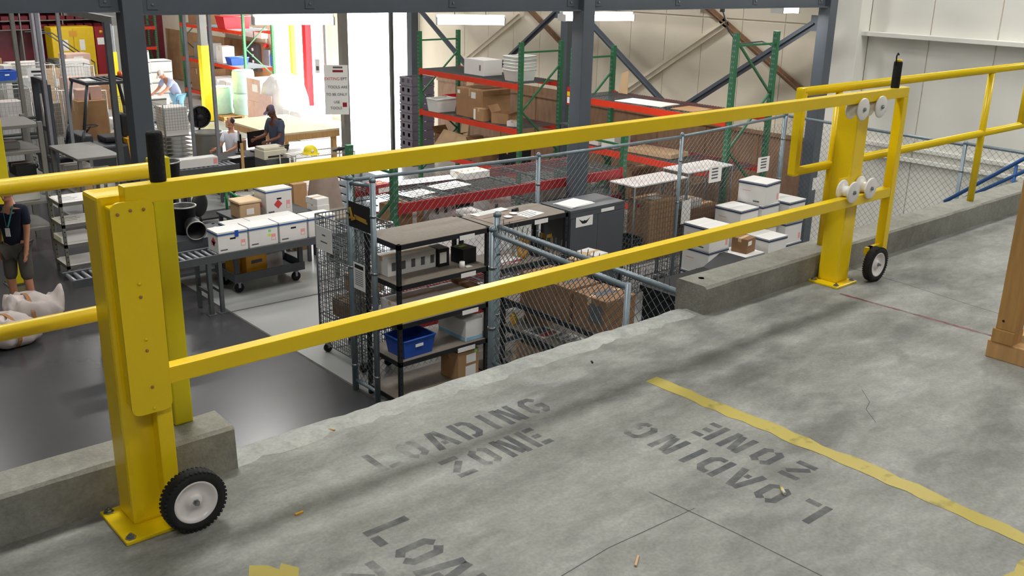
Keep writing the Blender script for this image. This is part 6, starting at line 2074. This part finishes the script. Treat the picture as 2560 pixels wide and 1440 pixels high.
# ------------------------------------------------------------------ forklift
fk = thing('forklift', 'dark forklift with an overhead guard, amber rear and an orange beacon', 'forklift', (6.64, 20.6, LOW), 0)
MB().box(-.35, .75, -.5, .5, .35, .85, bev=.04).build('chassis', 'forklift', fk)
MB().hexa([(.5, -.52, .25), (1.05, -.5, .3), (1.05, .5, .3), (.5, .52, .25)], [(.45, -.5, .95), (.98, -.48, .9), (.98, .48, .9), (.45, .5, .95)]).build('counterweight', 'amber', fk)
for sy in (-.3, .3):
    MB().box(-1.0, -.9, sy - .05, sy + .05, .08, 2.2).build('mast_rail', 'forklift', fk)
    MB().box(-.9, -.84, sy - .035, sy + .035, .1, 2.1).build('inner_rail', 'grey_cab', fk)
    MB().box(-1.85, -1.02, sy - .06, sy + .06, .06, .11).box(-1.05, -1.01, sy - .06, sy + .06, .06, .75).build('fork', 'steel_dark', fk)
for z in (.5, 1.2, 2.12):
    MB().box(-.98, -.9, -.25, .25, z, z + .08).build('mast_crossbar', 'forklift', fk)
MB().box(-1.06, -1.01, -.45, .45, .3, .38).box(-1.06, -1.01, -.45, .45, .65, .72).build('fork_carriage', 'forklift', fk)
MB().rod((-.93, 0, .3), (-.93, 0, 1.9), .04).build('lift_cylinder', 'chrome', fk)
for sy in (-.45, .45):
    MB().pipe([(-.45, sy, .8), (-.35, sy, 1.2), (-.2, sy, 2.08)], .032, 8).build('front_guard_post', 'forklift', fk)
    MB().pipe([(.85, sy, .9), (.8, sy, 1.5), (.72, sy, 2.08)], .04, 8).build('rear_guard_post', 'forklift', fk)
MB().box(-.24, .78, -.5, -.42, 2.06, 2.12, bev=.01).box(-.24, .78, .42, .5, 2.06, 2.12, bev=.01).box(-.24, -.16, -.42, .42, 2.06, 2.12).box(.70, .78, -.42, .42, 2.06, 2.12).build('roof_frame', 'forklift', fk)
for k in range(6):
    xx = -.06 + .13 * k
    MB().box(xx - .02, xx + .02, -.42, .42, 2.07, 2.11).build('roof_bar', 'forklift', fk)
MB().box(-.22, .0, -.4, .0, 2.122, 2.14).build('roof_reflector', 'fixture', fk)
MB().box(.1, .5, -.26, .26, .86, .98, bev=.04).box(.46, .6, -.25, .25, .95, 1.42, bev=.05).build('seat', 'black_plastic', fk)
MB().box(-.42, -.18, -.4, .4, .8, 1.08, bev=.03).build('dashboard', 'forklift', fk)
MB().rod((-.2, 0, 1.05), (-.08, 0, 1.2), .02).lathe([(.14, -.01), (.16, 0), (.14, .01), (.13, 0), (.14, -.01)], (-.08, 0, 1.2), 'Z', 20, close=True).build('steering_wheel', 'black_plastic', fk)
for (sx, sy, r) in ((-.55, -.45, .27), (-.55, .45, .27), (.62, -.42, .22), (.62, .42, .22)):
    w_ = MB().lathe([(r * .5, -.09), (r * .9, -.09), (r, -.06), (r, .06), (r * .9, .09), (r * .5, .09)], (sx, sy, r), 'Y', 24).build('wheel', 'black_rubber', fk)
    MB().lathe([(r * .48, -.092), (r * .3, -.1), (.01, -.1)], (sx, sy, r), 'Y', 18).build('hub', 'amber', w_)
MB().box(-.42, -.4, -.38, .38, .55, .75).box(-.6, -.38, -.5, -.4, .56, .6).build('fender', 'forklift', fk)
MB().lathe([(.05, 0), (.05, .06), (.03, .1), (.002, .11)], (.72, .3, 2.12), n=14).build('beacon', 'orange', fk)
MB().box(-.885, -.875, -.12, .12, 1.45, 1.6).build('warning_plate', 'amber', fk)
carton('brown carton pair behind the forklift, lower one', 7.1, 22.3, LOW + .6, .6, .6, .9, 0, body='card')
carton('narrow brown carton on top of the carton behind the forklift', 6.98, 22.3, LOW + 1.502, .22, .3, .22, 0, body='pinkbox')
carton('second narrow brown carton on top of the carton behind the forklift', 7.25, 22.3, LOW + 1.502, .24, .3, .28, 0, body='pinkbox')
pallet_t = thing('low_stand', 'low platform under the brown cartons behind the forklift', 'stand', (7.1, 22.3, LOW))
MB().box(-.45, .45, -.4, .4, .5, .599).box(-.42, -.36, -.36, .36, 0, .5).box(.36, .42, -.36, .36, 0, .5).build('stand_body', 'steel_dark', pallet_t)

# ------------------------------------------------------------------ grey tables and shelves on the left
tb = thing('work_table', 'grey steel work table with white cartons stored beneath, by the dark post', 'table', (5.6, 18.05, LOW))
MB().box(-.38, .36, -.77, .77, 1.15, 1.20, bev=.012).build('table_top', 'machine_grey', tb)
for (sx, sy) in ((-.33, -.72), (.31, -.72), (-.33, .72), (.31, .72)):
    MB().box(sx - .03, sx + .03, sy - .03, sy + .03, 0, 1.15).build('leg', 'machine_grey', tb)
MB().box(-.35, .33, -.74, .74, .50, .53).build('lower_shelf', 'machine_grey', tb)
for (x, y, w, d, h, b, lab) in ((5.42, 17.6, .24, .3, .4, 'card_l', 'cream carton under the near corner of the grey work table'), (5.72, 17.55, .26, .3, .42, 'white_box', 'white carton in the middle under the grey work table'), (5.72, 18.1, .3, .4, .3, 'white_box', 'white stacked carton under the far corner of the grey work table'), (5.55, 18.55, .45, .3, .35, 'white_box', 'white carton at the back under the grey work table')):
    carton(lab, x, y, LOW + .531, w, d, h, rnd(-.04, .04), body=b)
for k, (x, y, h, lab) in enumerate(((6.45, 17.3, .8, 'tall white carton right of the grey work table'), (6.35, 16.85, .5, 'short white carton beside the tall one'), (6.1, 16.3, .4, 'low brown and white carton by the yellow handrail end'))):
    carton(lab, x, y, LOW, .3, .3, h, .1, body='white_box' if k < 2 else 'card_l')
su = thing('steel_shelving', 'grey steel shelving with three wide shelves at the left edge', 'shelving', (3.95, 16.6, LOW))
for (sx, sy) in ((-.45, -.4), (.45, -.4), (-.45, .5), (.45, .5)):
    MB().box(sx - .035, sx + .035, sy - .035, sy + .035, 0, 2.05).build('post', 'machine_grey', su)
for z in (.4, .82, 1.22, 1.62, 2.02):
    MB().box(-.46, .46, -.42, .52, z - .05, z, bev=.006).build('shelf', 'machine_grey', su)
for (x, y, z, w, d, h, b, lab) in ((4.15, 16.5, 1.221, .3, .4, .16, 'black_plastic', 'black carton on the middle of the grey steel shelving'), (4.1, 16.5, .821, .4, .4, .16, 'white_box', 'white stack on the lower shelf of the grey steel shelving'), (4.0, 16.6, 1.621, .3, .3, .1, 'machine_grey', 'grey tray on the upper shelf of the grey steel shelving')):
    carton(lab, x, y, LOW + z, w, d, h, 0, body=b)
sw = shelf_unit('grey shelving with white paper stacks seen between the guardrails', 4.08, 14.55, .70, .55, (1.12, .80, .50, .18), 0, 'machine_grey', 'paper', h=1.45)
paper('stack of white sheets on the top shelf seen between the guardrails', 4.3, 14.8, LOW + 1.121, .4, .3, 0)
paper('stack of white sheets on the middle shelf seen between the guardrails', 4.3, 14.85, LOW + .801, .4, .3, .05)
carton('white sheet pile on the second lowest shelf seen between the guardrails', 4.3, 14.85, LOW + .501, .45, .35, .08, 0, body='paper', tape=False)
# white canvas sacks on the floor
def sack(label, x, y, rz, l, r, tip=False):
    """A slumped canvas sack: flat-bottomed lumpy body, folds, pinched corners, a strap round the middle."""
    t = thing('mail_sack', label, 'sack', (x, y, LOW), rz)
    mb = MB()
    mb.ball((0, 0, 0), 1, 1, 1, 32, 16)
    for v in mb.bm.verts:
        p = v.co.copy()
        ex = lambda q, e: math.copysign(abs(q) ** e, q)
        q = Vector((ex(p.x, .6) * l / 2, ex(p.y, .65) * r * 1.15, (ex(p.z, .8) + 1) * r * .8))
        lump = 1 + .08 * math.sin(9 * p.x + 4 * p.y) + .07 * math.sin(11 * p.y - 5 * p.z) + .05 * math.sin(23 * p.x)
        q.z *= lump * (1 - .25 * p.x)
        q.y *= 1 + .07 * math.sin(12 * p.x)
        if tip and p.x > .45 and p.z > 0:
            k = (p.x - .45) / .55
            q.z += .30 * k * max(0, 1 - abs(p.y) * 2.0)
            q.x += .06 * k
        v.co = q
    b = mb.build('sack_body', 'sack', t)
    MB().lathe([(r * .98, -.02), (r * 1.0, 0), (r * .98, .02)], (-.06, 0, 0), 'X', 24, close=True)
    pts = [(-.06, r * 1.19 * math.cos(a), max(.0, r * .82 + r * .92 * math.sin(a))) for a in [2 * PI * k / 22 for k in range(23)]]
    sb_ = MB()
    for a_, c_ in zip(pts[:-1], pts[1:]):
        if (Vector(a_) - Vector(c_)).length > 1e-3:
            sb_.bar(a_, c_, .006, .045, up=(1, 0, 0))
    sb_.build('strap', 'strap', t)
    return t


sack('nearest white canvas sack with a tan strap lying below the lower guardrail', 2.72, 12.30, .3, .62, .23)
sack('white canvas sack with an upturned corner beside the standing man', 3.12, 12.86, .0, .66, .24, tip=True)
sack('white canvas sack behind the others at the left edge', 2.42, 12.92, .2, .62, .24)

# ------------------------------------------------------------------ mail cages and cartons between the forklift and the far end
cages = [
    (6.6, 23.6, 1.6, 'machine_grey', 'rolling mail cage directly behind the forklift mast'),
    (7.55, 23.9, 1.5, 'white_box', 'rolling mail cage behind the forklift roof'),
    (6.9, 25.3, 2.0, 'white_box', 'rolling mail cage with a white sign behind the forklift'),
    (7.9, 25.6, 1.9, 'pinkbox', 'rolling mail cage with pinkish parcels beside the white sign cage'),
    (5.75, 23.2, 1.75, 'clear_wrap', 'rolling mail cage left of the forklift mast'),
    (6.0, 26.4, 2.2, 'white_box', 'tall rolling mail cage at the far left of the lane'),
    (8.6, 23.6, 1.3, 'card', 'rolling mail cage right of the forklift, before the nearest column'),
]
for (x, y, h, b, lab) in cages:
    wire_cage(lab, x, y, .75, .65, h, rnd(-.1, .1), (.6,), sp=.07, m_='chrome')
    for k in range(2):
        carton(('lower' if k == 0 else 'upper') + ' parcel inside the ' + lab, x + rnd(-.04, .04), y, LOW + (.152 if k == 0 else .612), .5, .45, (.4 if k == 0 else h - .9), rnd(-.1, .1), body=b if k else 'white_box', papers=(('front', .5, .6, .2, .15, 'paper' if b != 'white_box' else 'print'),))
for k, (x, y, z, w, h, b, lab) in enumerate(((7.15, 27.9, 0, .7, 1.75, 'white_box', 'tall white carton beyond the white sign cage'), (8.35, 26.9, 0, .6, 1.9, 'white_box', 'tall white carton left of the yellow guarded column'),
                                            (8.9, 28.6, 0, .7, 1.35, 'pinkbox', 'pinkish carton stack right of the yellow guarded column, lower one'), (8.9, 28.6, 1.352, .65, .55, 'pinkbox', 'pinkish carton stack right of the yellow guarded column, upper one'),
                                            (9.0, 24.6, 0, .5, .9, 'white_box', 'white carton on the floor between the mail cages and the bending man'), (6.25, 28.6, 0, .8, 1.5, 'machine_grey', 'grey carton beyond the tall mail cage'),
                                            (7.0, 30.5, 0, .9, 1.7, 'card', 'brown carton in the lane beyond the mail cages'), (8.2, 31.0, 0, .9, 1.5, 'white_box', 'white carton in the lane before the yellow cabinet'),
                                            (9.2, 31.5, 0, .9, 1.2, 'card_l', 'tan carton in the lane before the yellow cabinet'), (10.6, 31.0, 0, .8, 1.0, 'card2', 'brown carton in the lane before the narrow dark red cabinet'))):
    carton(lab, x, y, LOW + z, w, .55, h, rnd(-.12, .12), body=b, papers=(('front', .5, .7, .25, .2, 'paper' if b != 'white_box' else 'print'),))
hang_sign('white card sign with black marks on a mail cage behind the forklift', (6.85, 24.86, LOW + 1.8), .4, .3, (-.2, -1, 0), [(.2, .8, .2, .15, 'ink'), (.3, .7, .5, .1, 'print')])
tote('blue tub on top of the tall mail cage at the far left', 6.05, 24.6, LOW + 1.75, .5, .4, .2, .2, 'blue_plastic')
t = thing('low_stand', 'wire stand carrying the blue tub at the far left', 'stand', (6.05, 24.6, LOW))
MB().box(-.28, .28, -.25, .25, 1.70, 1.749).box(-.26, -.22, -.22, .22, 0, 1.7).box(.22, .26, -.22, .22, 0, 1.7).build('stand_body', 'galv', t)
for (x, y, w, z, m_, lab) in ((6.2, 31.2, 2.2, 2.55, 'chrome', 'long pipe rack with bright rails at the far left'), (5.6, 21.8, .9, 1.2, 'steel_dark', 'dark grated stand left of the forklift')):
    t = thing('pipe_rack', lab, 'rack', (x, y, LOW))
    for zz in (z, z * .72):
        MB().rod((-w / 2, 0, zz), (w / 2, 0, zz), .035, n=8).build('rail', m_, t)
        MB().rod((-w / 2, .5, zz), (w / 2, .5, zz), .035, n=8).build('rail', m_, t)
    for sx in (-w / 2, w / 2):
        MB().rod((sx, 0, 0), (sx, 0, z), .035, n=8).build('post', 'steel_dark', t)
        MB().rod((sx, .5, 0), (sx, .5, z), .035, n=8).build('post', 'steel_dark', t)
        MB().rod((sx, 0, z), (sx, .5, z), .03, n=8).build('cross_rail', 'steel_dark', t)
